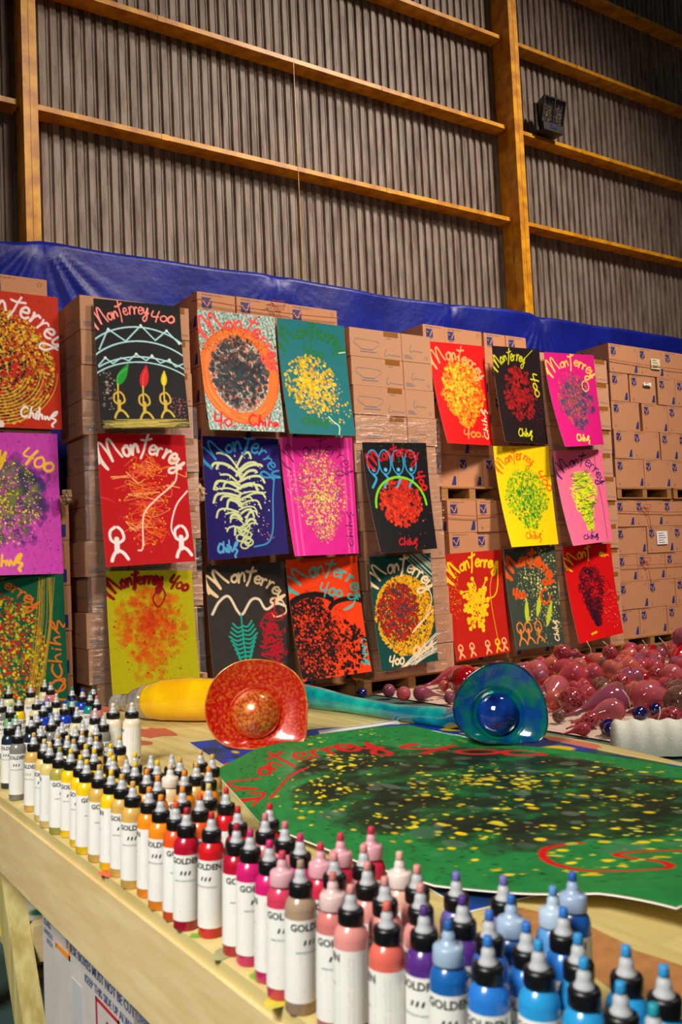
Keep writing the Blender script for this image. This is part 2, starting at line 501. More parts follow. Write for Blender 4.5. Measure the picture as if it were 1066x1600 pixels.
FZ = .14
S1n = 'the far left stack'
pallet(.9, 2.25, 7.0, 0, FZ, 'wooden pallet under the far left carton stack')
rows(S1n, 'S1', .87, 7.14, FZ, .352, [[.5, .5, .38], [.38, .5, .5]], 5, 'B', .55, 'blue-logo cartons of the far left stack', 9, 4)
pallet(.85, 2.15, 7.19, 1.902, .14, 'wooden pallet halfway up the far left carton stack')
rows(S1n, 'S1', .80, 7.18, 2.045, .394, [[.34, .5, .5], [.5, .34, .5]], 4, 'B', .55, 'blue-logo cartons of the far left stack', 9, 0)

S2n = 'the arch painting stack'
pallet(2.36, 3.27, 7.0, 0, FZ, 'wooden pallet under the stack behind the large yellow painting')
rows(S2n, 'S2', 2.33, 6.99, FZ, .278, [[.35, .59], [.36, .58]], 12, 'A', .56, 'bowl-printed cartons behind the arch painting', 12, 0,
     dx=[.05, -.01, -.02, .03, -.015, .035, .035, .04, 0, 0, .0, .0])

S3n = 'the orange disc stack'
pallet(3.6, 5.02, 7.32, 0, FZ, 'wooden pallet showing behind the red glass hat')
rows(S3n, 'S3', 3.57, 7.34, FZ, .352, [[.5, .5, .45], [.45, .5, .5]], 5, 'B', .5, 'blue-logo cartons behind the orange disc painting', 10, 5)
pallet(3.50, 4.95, 7.25, 1.902, .14, 'wooden pallet halfway up the stack left of the navy painting')
rows(S3n, 'S3', 3.45, 7.2, 2.045, .333, [[.38, .55, .55], [.506, .488, .484]], 5, 'B', .5, 'blue-logo cartons behind the orange disc painting', 10, 0, dx=None)

S4n = 'the stack right of teal'
pallet(5.04, 6.2, 7.2, 0, FZ, 'wooden pallet under the stack with the sunflower-like painting')
rows(S4n, 'S4', 5.045, 7.18, FZ, .2853, [[.64, .38]], 12, 'A', .56, 'bowl-printed cartons right of the teal painting', 12, 0,
     dx=[.10, .10, .08, .06, .05, .03, .02, .0, .02, .012, .008, 0])

S5n = 'the red-orange painting stack'
pallet(6.40, 7.22, 7.42, 0, FZ, 'wooden pallet below the red painting with the yellow burst')
pallet(7.24, 7.90, 7.42, 0, FZ, 'wooden pallet below the grey-green flame painting')
rows(S5n, 'S5', 6.42, 7.47, FZ, .351, [[.42, .58, .46], [.38, .6, .48]], 5, 'B', .5, 'blue-logo cartons behind the red and orange painting', 10, 5)
pallet(6.40, 7.28, 7.52, 1.896, .15, 'wooden pallet between the cartons left of the yellow and green painting')
rows(S5n, 'S5', 6.33, 7.62, 2.05, .358, [[.40, .38, .38, .4], [.62, .58, .36], [.4, .58, .58], [.58, .38, .58], [.317, .557, -.03, .341, .334]], 5, 'B', .5, 'blue-logo cartons behind the red and orange painting', 10, 0)

A2n = 'the pink painting stack'
pallet(7.95, 9.15, 7.44, 0, FZ, 'wooden pallet below the red painting with the dark grape cluster')
rows(A2n, 'A2', 7.945, 7.48, FZ, .2925, [[.62, .60], [.60, .62]], 12, 'A', .4, 'bowl-printed cartons behind the magenta painting', 12, 0, dx=[.0, .0, .0, .02, .01, .03, .02, .0, .01, .0, .01, .0])

S6n = 'the far right stack'
for a, b, s in ((9.62, 10.75, 'left'), (10.8, 12.0, 'right')):
    pallet(a, b, 7.85, 0, FZ, 'wooden pallet under the far right stack, its %s half' % s, .62)
    pallet(a + .08, b + .08, 7.88, 1.952, .15, 'wooden pallet halfway up the far right stack, its %s half' % s, .62)
rows(S6n, 'S6', 9.62, 7.9, FZ, .361, [[.40, .57, .5, .5, .5], [.61, .58, .5, .5, .3], [.41, .58, .5, .5, .5], [.62, .57, .5, .5, .3], [.39, .6, .5, .6, .5]], 5, 'B', .55, 'blue-logo cartons of the far right stack', 10, 5, dx=[0, .0, .02, .03, .04])
rows(S6n, 'S6', 9.72, 7.9, 2.105, .384, [[.58, .57, .5, .5, .3], [.38, .57, -.02, .39, .5, .5], [.57, -.05, .55, .6, .6], [.37, -.03, .55, -.03, .39, .5, .5], [.60, .56, .5, .5, .3]], 5, 'B', .55, 'blue-logo cartons of the far right stack', 10, 0, dx=[0, 0, .0, .0, .0])

# paper notes stuck on the far right stack
def note(px0, py0, px1, py1, label, lines=4, rgb=(226, 216, 176)):
    a = ony(px0, py0, 7.885); c = ony(px1, py1, 7.885)
    wd, hh = c.x - a.x, a.z - c.z
    o = empty('paper_note', (a.x, 7.884, c.z), label, 'note')
    mb = MB(); n = 6
    vs = []; fs = []
    for i in range(n + 1):
        for j in range(2): vs.append((wd * i / n, -.004 * math.sin(PI * i / n) - .001, hh * j))
    for i in range(n): fs.append((2 * i, 2 * i + 2, 2 * i + 3, 2 * i + 1))
    mb.add(vs, fs); mb.build('paper', mat('note_paper', rgb, .7, noise=.06, scale=40), o)
    mb = MB()
    for k in range(lines):
        z = hh * (.85 - .7 * k / max(lines - 1, 1)); mb.box(wd * .15, wd * (.6 + .3 * ((k * 7) % 3) / 3), -.0065, -.006, z - .004, z + .003)
    mb.build('small_print', M['ink_text'], o)
    return o


note(1017, 560, 1032, 578, 'cream paper note stuck to a top carton of the far right stack')
note(1006, 597, 1018, 604, 'small white label stuck to a second-row carton of the far right stack', 2, (235, 235, 235))
note(1026, 830, 1044, 850, 'square white paper note stuck on the lower half of the far right stack', 5, (240, 238, 240))

# red twine tied round the cartons
def twine(x0, x1, y, z, label, knot=None):
    mb = MB(); n = 30
    mb.tube([(x0 + (x1 - x0) * i / n, y - .006, z - .02 * math.sin(PI * i / n)) for i in range(n + 1)], .0035)
    mb.tube([(x0, y - .006, z), (x0 - .006, y + .03, z + .002), (x0 - .006, y + .12, z + .01)], .0035)
    if knot:
        kx = knot
        mb.tube([(kx + .07 * math.cos(a), y - .014, z + .05 + .05 * math.sin(a) + .02 * math.cos(2 * a)) for a in np.linspace(-.5, 5.2, 16)], .0035)
        mb.tube([(kx, y - .012, z), (kx + .03, y - .014, z - .12), (kx + .05, y - .012, z - .26)], .0035)
        mb.tube([(kx, y - .012, z), (kx - .06, y - .016, z + .05), (kx - .13, y - .014, z + .03)], .0035)
    tag(mb.build('twine', M['red_string']), label, 'twine')


twine(3.45, 4.93, 7.18, 3.625, 'red twine tied round the top cartons above the orange disc painting', 4.25)
twine(6.415, 7.2, 7.45, 1.74, 'red twine round the cartons left of the yellow and green painting')
twine(9.715, 12.0, 7.88, 3.80, 'red twine round the top row of the far right stack')
twine(9.655, 12.0, 7.88, 1.79, 'red knotted twine round the lower far right stack, just below the pallet', 10.28)
twine(9.635, 12.0, 7.88, 1.08, 'red knotted twine round the lower far right stack, below the white note', 10.2)

# loose flaps on the top cartons
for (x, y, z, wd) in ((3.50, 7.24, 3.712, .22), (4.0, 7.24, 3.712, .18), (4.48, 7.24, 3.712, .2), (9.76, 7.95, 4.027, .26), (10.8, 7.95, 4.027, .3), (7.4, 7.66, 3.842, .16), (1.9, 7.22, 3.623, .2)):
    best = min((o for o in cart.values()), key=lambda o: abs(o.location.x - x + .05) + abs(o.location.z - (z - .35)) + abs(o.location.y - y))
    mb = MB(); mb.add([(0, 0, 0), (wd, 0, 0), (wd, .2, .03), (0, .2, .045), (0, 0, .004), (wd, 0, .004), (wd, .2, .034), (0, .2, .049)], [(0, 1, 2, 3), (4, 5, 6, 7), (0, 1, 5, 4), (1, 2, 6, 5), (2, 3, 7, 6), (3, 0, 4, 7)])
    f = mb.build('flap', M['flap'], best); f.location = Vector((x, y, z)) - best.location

# crumpled packing paper wedged between the tiers left of the navy painting
def lump(name, loc, r, m, seed, squash=(1, 1, 1)):
    bm = bmesh.new(); bmesh.ops.create_icosphere(bm, subdivisions=3, radius=r)
    rr = random.Random(seed)
    ph = [rr.uniform(0, 6) for _ in range(9)]
    for v in bm.verts:
        p = v.co / r
        k = 1 + .18 * math.sin(5 * p.x + ph[0]) * math.sin(6 * p.y + ph[1]) + .12 * math.sin(11 * p.z + ph[2]) + .1 * math.sin(9 * p.x + 7 * p.z + ph[3])
        v.co = Vector((v.co.x * squash[0], v.co.y * squash[1], v.co.z * squash[2])) * k
    me = bpy.data.meshes.new(name); bm.to_mesh(me); bm.free(); me.materials.append(m)
    o = link(name, me); o.location = loc; return o


tag(lump('crumpled_paper', ony(313, 772, 7.16), .07, mat('kraft_paper', (196, 160, 116), .7, noise=.3, scale=30), 4, (.8, .6, 1.1)), 'ball of crumpled brown paper wedged at the pallet left of the navy painting', 'paper')
tag(lump('crumpled_paper', ony(104, 776, 7.06) , .05, mat('kraft_paper_dark', (150, 118, 84), .7, noise=.3, scale=30), 8, (.8, .6, 1.2)), 'crumpled paper poking out beside the purple painting', 'paper')

# stretch film round the lower rows of the two bowl-printed stacks
def film(x0, x1, y, z0, z1, label):
    nx, nz = 40, 50; vs = []; fs = []
    for j in range(nz + 1):
        for i in range(nx + 1):
            u = i / nx; v = j / nz
            vs.append((x0 + (x1 - x0) * u, y - .005 + .003 * math.sin(9 * u + 23 * v) + .002 * math.sin(50 * v), z0 + (z1 - z0) * v + .02 * math.sin(7 * u) * (v > .98)))
    for j in range(nz):
        for i in range(nx):
            a = j * (nx + 1) + i; fs.append((a, a + 1, a + nx + 2, a + nx + 1))
    mb = MB(); mb.add(vs, fs, 0, True)
    tag(mb.build('stretch_film', M['film']), label, 'plastic film')


film(2.32, 3.29, 6.965, .2, 2.64, 'clear stretch film round the stack behind the plain red painting')
film(5.03, 6.10, 7.155, .2, 2.70, 'clear stretch film round the stack behind the black and red dome painting')

# ------------------------------------------------------------------ painted sheets
class Canvas:
    """a painting on a grid: each vertex of the sheet carries the colour of the paint lying on it"""
    def __init__(s, W, H, bg, sx=1.0):
        s.W, s.H, s.k = W, H, W / 100.0
        s.a = np.empty((H, W, 3)); s.a[:] = lin(bg); s.r = np.random.default_rng(abs(hash((W, H) + tuple(bg))) % 9999)
    def dab(s, x, y, r, c, al=1.0, ry=None, soft=1.0):
        k = s.k; x *= k; y *= k; r = r * k; ry = r if ry is None else ry * k
        x0, x1 = int(max(0, x - r - 2)), int(min(s.W, x + r + 3)); y0, y1 = int(max(0, y - ry - 2)), int(min(s.H, y + ry + 3))
        if x0 >= x1 or y0 >= y1: return
        X, Y = np.meshgrid(np.arange(x0, x1), np.arange(y0, y1))
        q = np.hypot((X - x) / max(r, .3), (Y - y) / max(ry, .3))
        m = np.clip((1 - q) * max(min(r, ry), .5) / soft + .5, 0, 1)[..., None] * al
        s.a[y0:y1, x0:x1] = s.a[y0:y1, x0:x1] * (1 - m) + np.array(c) * m
    def mottle(s, c, amt=.5, f=.08, seed=1, thr=None):
        r = np.random.default_rng(seed); X, Y = np.meshgrid(np.arange(s.W) / s.k, np.arange(s.H) / s.k); n = np.zeros_like(X)
        for o in range(12):
            a = r.uniform(0, 2 * PI); ff = f * 2 ** r.uniform(0, 3); n += np.sin((X * math.cos(a) + Y * math.sin(a)) * ff * 6.28 + r.uniform(0, 6)) / (1 + o * .15)
        n = n / np.abs(n).max() * .5 + .5
        m = (np.clip((n - (thr or .5)) * 4 + .5, 0, 1) if thr else n)[..., None] * amt
        s.a = s.a * (1 - m) + np.array(lin(c)) * m
    def splat(s, n, cx, cy, rx, ry, r0, r1, cols, p=.5, al=1.0, flat=1.0, grape=False):
        for _ in range(n):
            t = s.r.uniform(0, 2 * PI); q = s.r.uniform(0, 1) ** p
            x, y = math.cos(t) * q, math.sin(t) * q
            if grape: x *= 1.15 * (1 - .45 * max(0, y) - .0) if y > 0 else 1
            rr = r0 + (r1 - r0) * s.r.uniform(0, 1) ** 2; c = np.array(lin(cols[s.r.integers(len(cols))])) * s.r.uniform(.72, 1.15)
            s.dab(cx + x * rx, cy + y * ry, rr * s.r.uniform(.6, 1.2), c, al, rr * flat * s.r.uniform(.6, 1.2))
    def line(s, pts, w, c, al=1.0, lit=None):
        P = np.array(pts, float); out = []
        if len(P) > 2:                                    # Catmull-Rom
            Q = np.vstack([2 * P[0] - P[1], P, 2 * P[-1] - P[-2]])
            for i in range(1, len(Q) - 2):
                L = np.hypot(*(Q[i + 1] - Q[i])); n = max(2, int(L * s.k / max(.6, w * s.k * .35)))
                for t in np.arange(n) / n:
                    a, b, c_, d = Q[i - 1], Q[i], Q[i + 1], Q[i + 2]
                    out.append(.5 * ((2 * b) + (c_ - a) * t + (2 * a - 5 * b + 4 * c_ - d) * t * t + (3 * b - a - 3 * c_ + d) * t ** 3))
        else:
            L = np.hypot(*(P[1] - P[0])); n = max(2, int(L * s.k / max(.6, w * s.k * .35)))
            out = [P[0] + (P[1] - P[0]) * t / n for t in range(n + 1)]
        cc = lin(c)
        for x, y in out: s.dab(x, y, w / 2, cc, al)
        if lit:
            for x, y in out: s.dab(x - w * .12, y - w * .12, w / 6, lin(lit), .6)
    def ring(s, cx, cy, rx, ry, a0, a1, w, c, al=1.0):
        s.line([(cx + rx * math.cos(t), cy + ry * math.sin(t)) for t in np.linspace(math.radians(a0), math.radians(a1), 14)], w, c, al)


GL = {
    'M': (1.25, [[(-.12, .25), (.0, .6), (.02, .15), (.16, -.15), (.05, .45), (.18, .95), (.34, .98), (.5, .45), (.56, .05), (.60, .6), (.72, .95), (.86, .9), (.98, .4), (1.12, -.02)]]),
    'o': (.42, [[(.2, .52), (.04, .36), (.06, .1), (.22, .0), (.36, .18), (.32, .42), (.2, .52), (.36, .5)]]),
    'n': (.46, [[(.02, .5), (.06, .2), (.06, .0), (.1, .3), (.24, .52), (.34, .4), (.38, .02)]]),
    't': (.46, [[(.3, 1.05), (.24, .6), (.2, .1), (.1, -.35)], [(-.02, .72), (.2, .7), (.55, .82)]]),
    'e': (.40, [[(.05, .25), (.3, .3), (.3, .48), (.16, .52), (.04, .3), (.1, .04), (.26, .0), (.4, .14)]]),
    'r': (.38, [[(.04, .48), (.1, .25), (.1, .0), (.12, .3), (.22, .5), (.36, .44)]]),
    'y': (.5, [[(.04, .5), (.1, .14), (.24, .1), (.38, .5), (.36, .1), (.3, -.45), (.12, -.62), (.02, -.4), (.2, -.12), (.5, .1)]]),
    '4': (.6, [[(.12, .95), (.04, .5), (.12, .36), (.5, .42)], [(.5, 1.0), (.4, .5), (.32, -.2)]]),
    '0': (.48, [[(.22, .6), (.04, .4), (.06, .12), (.22, .02), (.4, .2), (.36, .48), (.22, .6)]]),
    'C': (.55, [[(.45, .8), (.25, .9), (.05, .55), (.06, .2), (.25, .02), (.5, .2)]]),
    'h': (.42, [[(.1, 1.0), (.08, .5), (.06, .02), (.12, .35), (.25, .45), (.34, .02)]]),
    'i': (.22, [[(.08, .45), (.08, .02)], [(.09, .66), (.11, .68)]]),
    's': (.6, [[(.05, .1), (.3, .7), (.5, .85), (.42, .55), (.2, .3), (.5, .1), (.3, -.3), (.42, -.5)]]),
    'v': (.34, [[(.02, .4), (.1, .05), (.2, .4), (.3, .05)]]),
    ' ': (.35, []), '.': (.3, [[(.1, .02), (.14, .04)]]),
}


def write(cv, text, path, size, w, col, lit=None, squeeze=None):
    P = np.array(path, float)
    if len(P) > 2:
        t = np.linspace(0, 1, len(P)); tt = np.linspace(0, 1, 60)
        # smooth the path
        P = np.stack([np.interp(tt, t, P[:, 0]), np.interp(tt, t, P[:, 1])], 1)
        for _ in range(12): P[1:-1] = (P[:-2] + P[2:] + 2 * P[1:-1]) / 4
    d = np.r_[0, np.cumsum(np.hypot(*np.diff(P, axis=0).T))]
    adv = sum(GL[c][0] for c in text); sx = d[-1] / adv
    pos = 0
    for ch in text:
        wd, strokes = GL[ch]
        def at(u):
            u = min(max(u, 0), d[-1]); x = np.interp(u, d, P[:, 0]); y = np.interp(u, d, P[:, 1])
            a = np.array([np.interp(min(u + 1, d[-1]), d, P[:, 0]) - np.interp(max(u - 1, 0), d, P[:, 0]), np.interp(min(u + 1, d[-1]), d, P[:, 1]) - np.interp(max(u - 1, 0), d, P[:, 1])])
            return np.array([x, y]), a / (np.hypot(*a) or 1)
        p0, tg = at(pos + wd * sx / 2)
        nrm = np.array([tg[1], -tg[0]])
        kk = 1.25 if ch == 'M' else cv.r.uniform(.85, 1.2); sl = cv.r.uniform(-.02, .18)
        for st in strokes:
            cv.line([p0 + tg * (x - wd / 2) * sx * 1.06 + nrm * (y * kk - .15 * (kk - 1)) * size + tg * y * size * sl + (0, size * .3) for x, y in st], w * cv.r.uniform(.75, 1.2), col, 1, lit)
        pos += wd * sx


def figure(cv, x, y, s, c, w=1.5, arms=1):
    """a small painted dancer with raised arms"""
    cv.line([(x, y - 14 * s), (x - .5 * s, y - 7 * s)], w * 1.9, c); cv.dab(x, y - 17 * s, 2.2 * s, lin(c))
    cv.line([(x, y - 13 * s), (x - 5 * s, y - 17 * s), (x - 5 * s, y - 24 * s), (x, y - 28 * s)], w, c)
    cv.line([(x, y - 13 * s), (x + 6 * s, y - 17 * s), (x + 5 * s, y - 24 * s), (x + 1 * s, y - 28 * s)], w, c)
    cv.line([(x - .5 * s, y - 8 * s), (x - 4 * s, y - 3 * s), (x - 6 * s, y + 2 * s)], w * 1.2, c)
    cv.line([(x, y - 8 * s), (x + 5 * s, y - 5 * s), (x + 9 * s, y + 1 * s)], w * 1.2, c)


YEL = (250, 205, 20); ORA = (250, 120, 20); RED = (214, 20, 18); BLK = (16, 14, 18); WHT = (244, 236, 236); CRM = (244, 214, 168)


def p_swirl(c):
    c.mottle((170, 30, 8), .35, .05, 3); c.splat(500, 50, 72, 70, 80, .3, .8, [(120, 20, 10)], .5)
    c.splat(2600, 28, 80, 66, 62, .8, 2.3, [(232, 180, 30), (214, 150, 24), (240, 200, 60), (200, 90, 14)], .6, .95)
    c.splat(1500, 30, 80, 62, 60, .5, 1.4, [(24, 24, 30), (40, 30, 20)], .6)
    for k in range(26):
        r = 20 + k * 1.8; c.ring(32, 80, r, r * .92, c.r.uniform(0, 60), c.r.uniform(90, 170), .8, [(30, 30, 34), (226, 180, 60)][k % 2], .7)
    c.splat(260, 36, 84, 26, 24, .8, 2.2, [RED, (40, 30, 30)], .6)
    write(c, 'Monterrey', [(-4, 36), (20, 20), (45, 14), (70, 22), (88, 40), (96, 52)], 20, 2.6, (246, 226, 226))
    c.dab(35, 140, 4, lin((240, 215, 210)))
    write(c, 'Chihvs', [(56, 128), (94, 132)], 11, 2.0, WHT)


def p_arch(c):
    c.splat(50, 10, 100, 10, 25, .5, 1.6, [(190, 170, 150), (140, 120, 110)], .7, .8)
    write(c, 'Monterrey', [(1, 27), (20, 17), (40, 9), (62, 8)], 15, 1.7, (250, 120, 110), (255, 220, 210))
    write(c, '400', [(64, 15), (92, 17)], 12, 1.8, (250, 120, 110), (255, 220, 210))
    B = (176, 226, 232)
    c.ring(50, 88, 72, 60, 216, 322, 1.5, B); c.ring(52, 110, 76, 66, 220, 318, 1.5, B)
    c.ring(52, 108, 70, 46, 225, 315, 1.3, B); c.ring(50, 122, 74, 54, 222, 316, 1.3, B)
    c.line([(4, 56), (14, 34), (15, 33)], 1.4, B); c.line([(15, 33), (34, 45)], 1.4, B); c.line([(34, 45), (52, 26)], 1.4, B)
    c.line([(52, 26), (68, 42)], 1.4, B); c.line([(68, 42), (82, 30)], 1.4, B); c.line([(82, 30), (96, 44)], 1.4, B)
    zz = [(2, 74), (10, 65), (18, 71), (28, 64), (36, 67), (45, 59), (56, 66), (63, 60), (72, 68), (83, 64), (90, 72), (99, 68)]
    for a, b in zip(zz[:-1], zz[1:]): c.line([a, b], 1.2, B)
    for q in ((52, 26), (15, 33), (82, 30), (96, 44), (45, 59), (63, 60), (83, 64), (10, 65)): c.dab(*q, 1.5, lin((220, 240, 240)))
    for x, y, dx, s, cc in ((22, 94, 14, 1.25, (20, 150, 40)), (50, 96, 6, 1.3, (214, 18, 30)), (74, 94, 2, .9, (225, 205, 20))):
        tx, ty = x + dx * .9, y - 18 * s
        for t in np.linspace(0, 1, 16):
            c.dab(x + (tx - x) * t, y + (ty - y) * t, (1 + 4.2 * math.sin(PI * min(1, t * 1.05)) ** .8 * (1 - t * .6)) * s * .9, lin(cc))
        c.line([(x, y), (x + 1, y - 10), (tx - 1, ty + 4)], .8, tuple(min(255, v + 60) for v in cc), .6)
        c.line([(x - 1, y + 18), (x, y)], 1.6, (220, 190, 60))
        figure(c, x, y + 36, 1.0, (214, 180, 70), 1.9)
    for k in range(60): c.line([(c.r.uniform(0, 40), c.r.uniform(133, 143)), (c.r.uniform(50, 100), c.r.uniform(133, 143))], .5, [(214, 190, 90), (150, 140, 60)][k % 2], .8)
    c.splat(50, 90, 118, 10, 14, .3, .7, [(230, 110, 130)], .6)


def p_purple(c):
    c.mottle((170, 40, 160), .5, .04, 4)
    c.splat(400, 50, 72, 70, 90, .3, .8, [(70, 20, 110)], .5)
    c.splat(240, 44, 70, 42, 46, 2, 7, [(40, 20, 110), (50, 30, 130)], .5, .4)
    c.splat(700, 38, 68, 38, 42, 1.5, 5, [(80, 100, 20), (110, 130, 24), (50, 66, 24)], .6, .35)
    c.splat(60, 72, 60, 20, 30, 2, 5, [(50, 50, 90)], .5, .5)
    c.splat(500, 36, 70, 44, 46, .4, 1.1, [(240, 200, 40), (250, 220, 60)], .7)
    c.splat(100, 56, 96, 28, 14, .8, 2, [(200, 70, 170)], .6)
    write(c, 'Monterrey', [(-30, 26), (10, 14), (42, 24)], 18, 3.0, (238, 190, 30))
    write(c, '400', [(58, 22), (92, 36)], 18, 2.6, (238, 190, 30), (255, 230, 90))
    write(c, 'Chihvs', [(6, 132), (54, 130)], 13, 2.6, (238, 190, 30))


def p_green(c):
    c.mottle((6, 74, 48), .6, .05, 5)
    c.splat(1300, 34, 84, 42, 60, .8, 2.2, [(214, 205, 20), (190, 20, 16), (200, 30, 20), (120, 150, 30), (226, 180, 20)], .6)
    c.splat(300, 34, 60, 40, 40, .6, 1.4, [(10, 60, 34), (190, 20, 16)], .6)
    for k in range(14): x = 72 + c.r.uniform(0, 18); c.line([(x, 4), (x - 4 + c.r.uniform(-3, 3), 60), (x - 22, 143)], .6, (190, 150, 30), .8)
    write(c, 'Monterrey', [(-20, 18), (10, 10), (36, 10), (60, 28), (68, 34)], 15, 1.7, (235, 110, 20))
    write(c, 'Chihs', [(93, 112), (93, 46)], 13, 1.9, (235, 110, 20)); c.ring(88, 124, 8, 6, 0, 360, 1.8, (235, 110, 20)); c.line([(84, 118), (96, 118), (84, 136), (96, 140)], 1.8, (235, 110, 20))


def p_redwhite(c):
    c.mottle((176, 0, 12), .4, .03, 6)
    write(c, 'Monterrey', [(6, 30), (24, 20), (50, 14), (74, 20), (92, 34)], 20, 2.8, (240, 225, 216))
    for k in range(90):
        cc = [(240, 120, 20), (240, 90, 20), (250, 180, 100), (230, 80, 60)][k % 4]
        x, y = 50 + c.r.normal(0, 13), 66 + c.r.uniform(-38, 50); s = 16 * (1 - .3 * abs(y - 66) / 50)
        x = 48 + (x - 50) * (1 if y < 90 else .7)
        c.line([(x + c.r.uniform(-s, s), y + c.r.uniform(-7, 7)) for _ in range(4)], c.r.uniform(.4, .9), cc, .9)
    c.splat(70, 48, 76, 28, 55, .6, 1.3, [(250, 170, 20)], .6)
    c.line([(88, 36), (84, 54), (62, 72), (46, 90), (42, 124), (36, 128)], 1.6, (240, 216, 200))
    c.line([(98, 64), (84, 80), (76, 104), (80, 118)], 1.4, WHT)
    figure(c, 14, 136, 1.25, WHT, 3); figure(c, 86, 136, 1.2, WHT, 3)


def p_yellow(c):
    c.mottle((170, 160, 10), .6, .06, 7)
    c.splat(330, 48, 66, 42, 46, 2, 6, [(226, 70, 10), (220, 96, 14)], .7, .42)
    c.splat(200, 48, 56, 30, 36, 2, 5, [(210, 50, 10)], .7, .35)
    c.splat(70, 46, 112, 20, 30, 2, 5, [(220, 80, 10)], .6, .35)
    c.splat(120, 48, 80, 44, 60, .4, 1.2, [(170, 16, 14)], .6)
    write(c, 'Monterrey', [(4, 26), (20, 14), (44, 10), (64, 12)], 17, 4.2, (150, 10, 20)); write(c, '400', [(70, 14), (92, 22)], 15, 3.6, (150, 10, 20))
    c.line([(60, 14), (66, 30), (58, 44), (52, 34), (60, 20)], 2, (150, 10, 20))


def p_disc(c):
    c.mottle((20, 120, 90), .8, .12, 8, .5)
    c.splat(2600, 50, 72, 60, 85, .3, 1.3, [(40, 130, 100), (20, 110, 90), (220, 120, 60), (20, 50, 50), (225, 230, 230)], .5)
    for k in range(50): c.ring(48, 76, 38 + k * .26, 46 + k * .26, c.r.uniform(0, 360), c.r.uniform(360, 560), 1.6, [(232, 110, 26), (214, 88, 20), (240, 140, 60)][k % 3], .7)
    c.splat(900, 46, 74, 38, 46, .8, 2.4, [(216, 124, 96), (200, 100, 70)], .65)
    c.splat(700, 48, 72, 36, 44, 1.0, 4.2, [(36, 46, 58), (50, 60, 66), (24, 30, 44)], .75, .85)
    c.splat(500, 40, 40, 40, 26, .3, 1, [(150, 90, 20), (20, 30, 20)], .6)
    write(c, 'Monterrey', [(6, 26), (28, 16), (56, 12), (78, 24), (90, 50), (88, 60)], 19, 3.0, (224, 24, 26), (255, 150, 140))
    write(c, '40.', [(8, 134), (36, 134)], 15, 2.8, (224, 20, 24)); write(c, 'Chihv', [(52, 132), (92, 134)], 14, 2.6, (224, 20, 24))


def p_teal(c):
    c.mottle((8, 96, 104), .5, .05, 9)
    c.splat(640, 42, 80, 38, 38, .8, 3, [(222, 180, 14), (232, 196, 20), (200, 160, 10)], .75)
    c.splat(220, 52, 86, 36, 30, .4, 1.0, [(250, 235, 150), (240, 120, 30)], .7)
    c.splat(60, 70, 110, 28, 20, .8, 1.8, [(225, 190, 20)], .6)
    write(c, 'Monterrey', [(4, 32), (24, 18), (56, 12), (84, 22), (92, 32)], 18, 3.4, (8, 100, 44), (30, 140, 60)); write(c, '400', [(34, 38), (66, 42)], 12, 3, (8, 110, 50))
    write(c, 'Chihvs', [(22, 128), (60, 128)], 9, 3, (10, 110, 50)); c.line([(62, 120), (68, 126), (76, 132), (74, 143)], 1.6, (190, 226, 170)); c.line([(88, 36), (98, 34)], 1.2, (190, 226, 190))


def p_navy(c):
    c.mottle((24, 16, 84), .5, .04, 10)
    G = (206, 218, 150)
    for k in range(34):
        y0 = 30 + (k * .618 % 1) * 78; sgn = -1 if k % 2 else 1; L = (38 if y0 < 66 else 38 - (y0 - 66) * .55) * c.r.uniform(.5, 1.0)
        x0 = 44 + c.r.uniform(-5, 5); up_ = c.r.uniform(-16, 2) if y0 < 50 else c.r.uniform(-4, 6)
        c.line([(x0, y0 + 6), (x0 + sgn * L * .45, y0 + up_ * .7), (x0 + sgn * L * .85, y0 + up_), (x0 + sgn * L, y0 + up_ + c.r.uniform(0, 10))], c.r.uniform(1.5, 3.4), G, 1, (235, 240, 200))
    for k in range(8): c.ring(46 + c.r.uniform(-6, 6), 108 + k * 3, 5, 4, 0, 360, 1.6, G)
    c.splat(130, 46, 70, 36, 52, .5, 1.1, [(240, 240, 200)], .6); c.splat(20, 75, 115, 10, 14, .4, .9, [(240, 130, 140)], .6)
    write(c, 'Monterrey', [(6, 30), (24, 16), (50, 8), (74, 14), (86, 34), (88, 46)], 19, 2.6, (40, 130, 190), (90, 180, 220))
    c.line([(90, 50), (86, 76), (82, 112), (74, 128), (56, 132)], 1.6, (60, 150, 210)); write(c, 'Chihs', [(12, 132), (36, 132)], 13, 2.2, (90, 170, 220))


def p_magenta(c):
    c.mottle((200, 16, 120), .4, .02, 11)
    for x in (6, 14, 84, 92): c.line([(x, 0), (x + 2, 70), (x, 145)], 3, (250, 110, 180), .25)
    c.splat(1300, 50, 72, 36, 58, .5, 1.5, [(214, 190, 40), (230, 210, 90), (150, 110, 60), (60, 90, 120), (230, 120, 40)], .7, 1, grape=True)
    c.splat(500, 50, 74, 26, 50, .4, 1.0, [(240, 225, 90), (250, 240, 140)], .7, grape=True)
    c.splat(40, 10, 50, 8, 20, .4, .9, [(240, 190, 160)], .6)
    write(c, 'Monterrey', [(6, 32), (26, 18), (56, 12), (78, 20), (90, 42)], 19, .9, (50, 20, 50)); write(c, 'Chihs', [(92, 132), (92, 88)], 9, .9, (40, 16, 50))


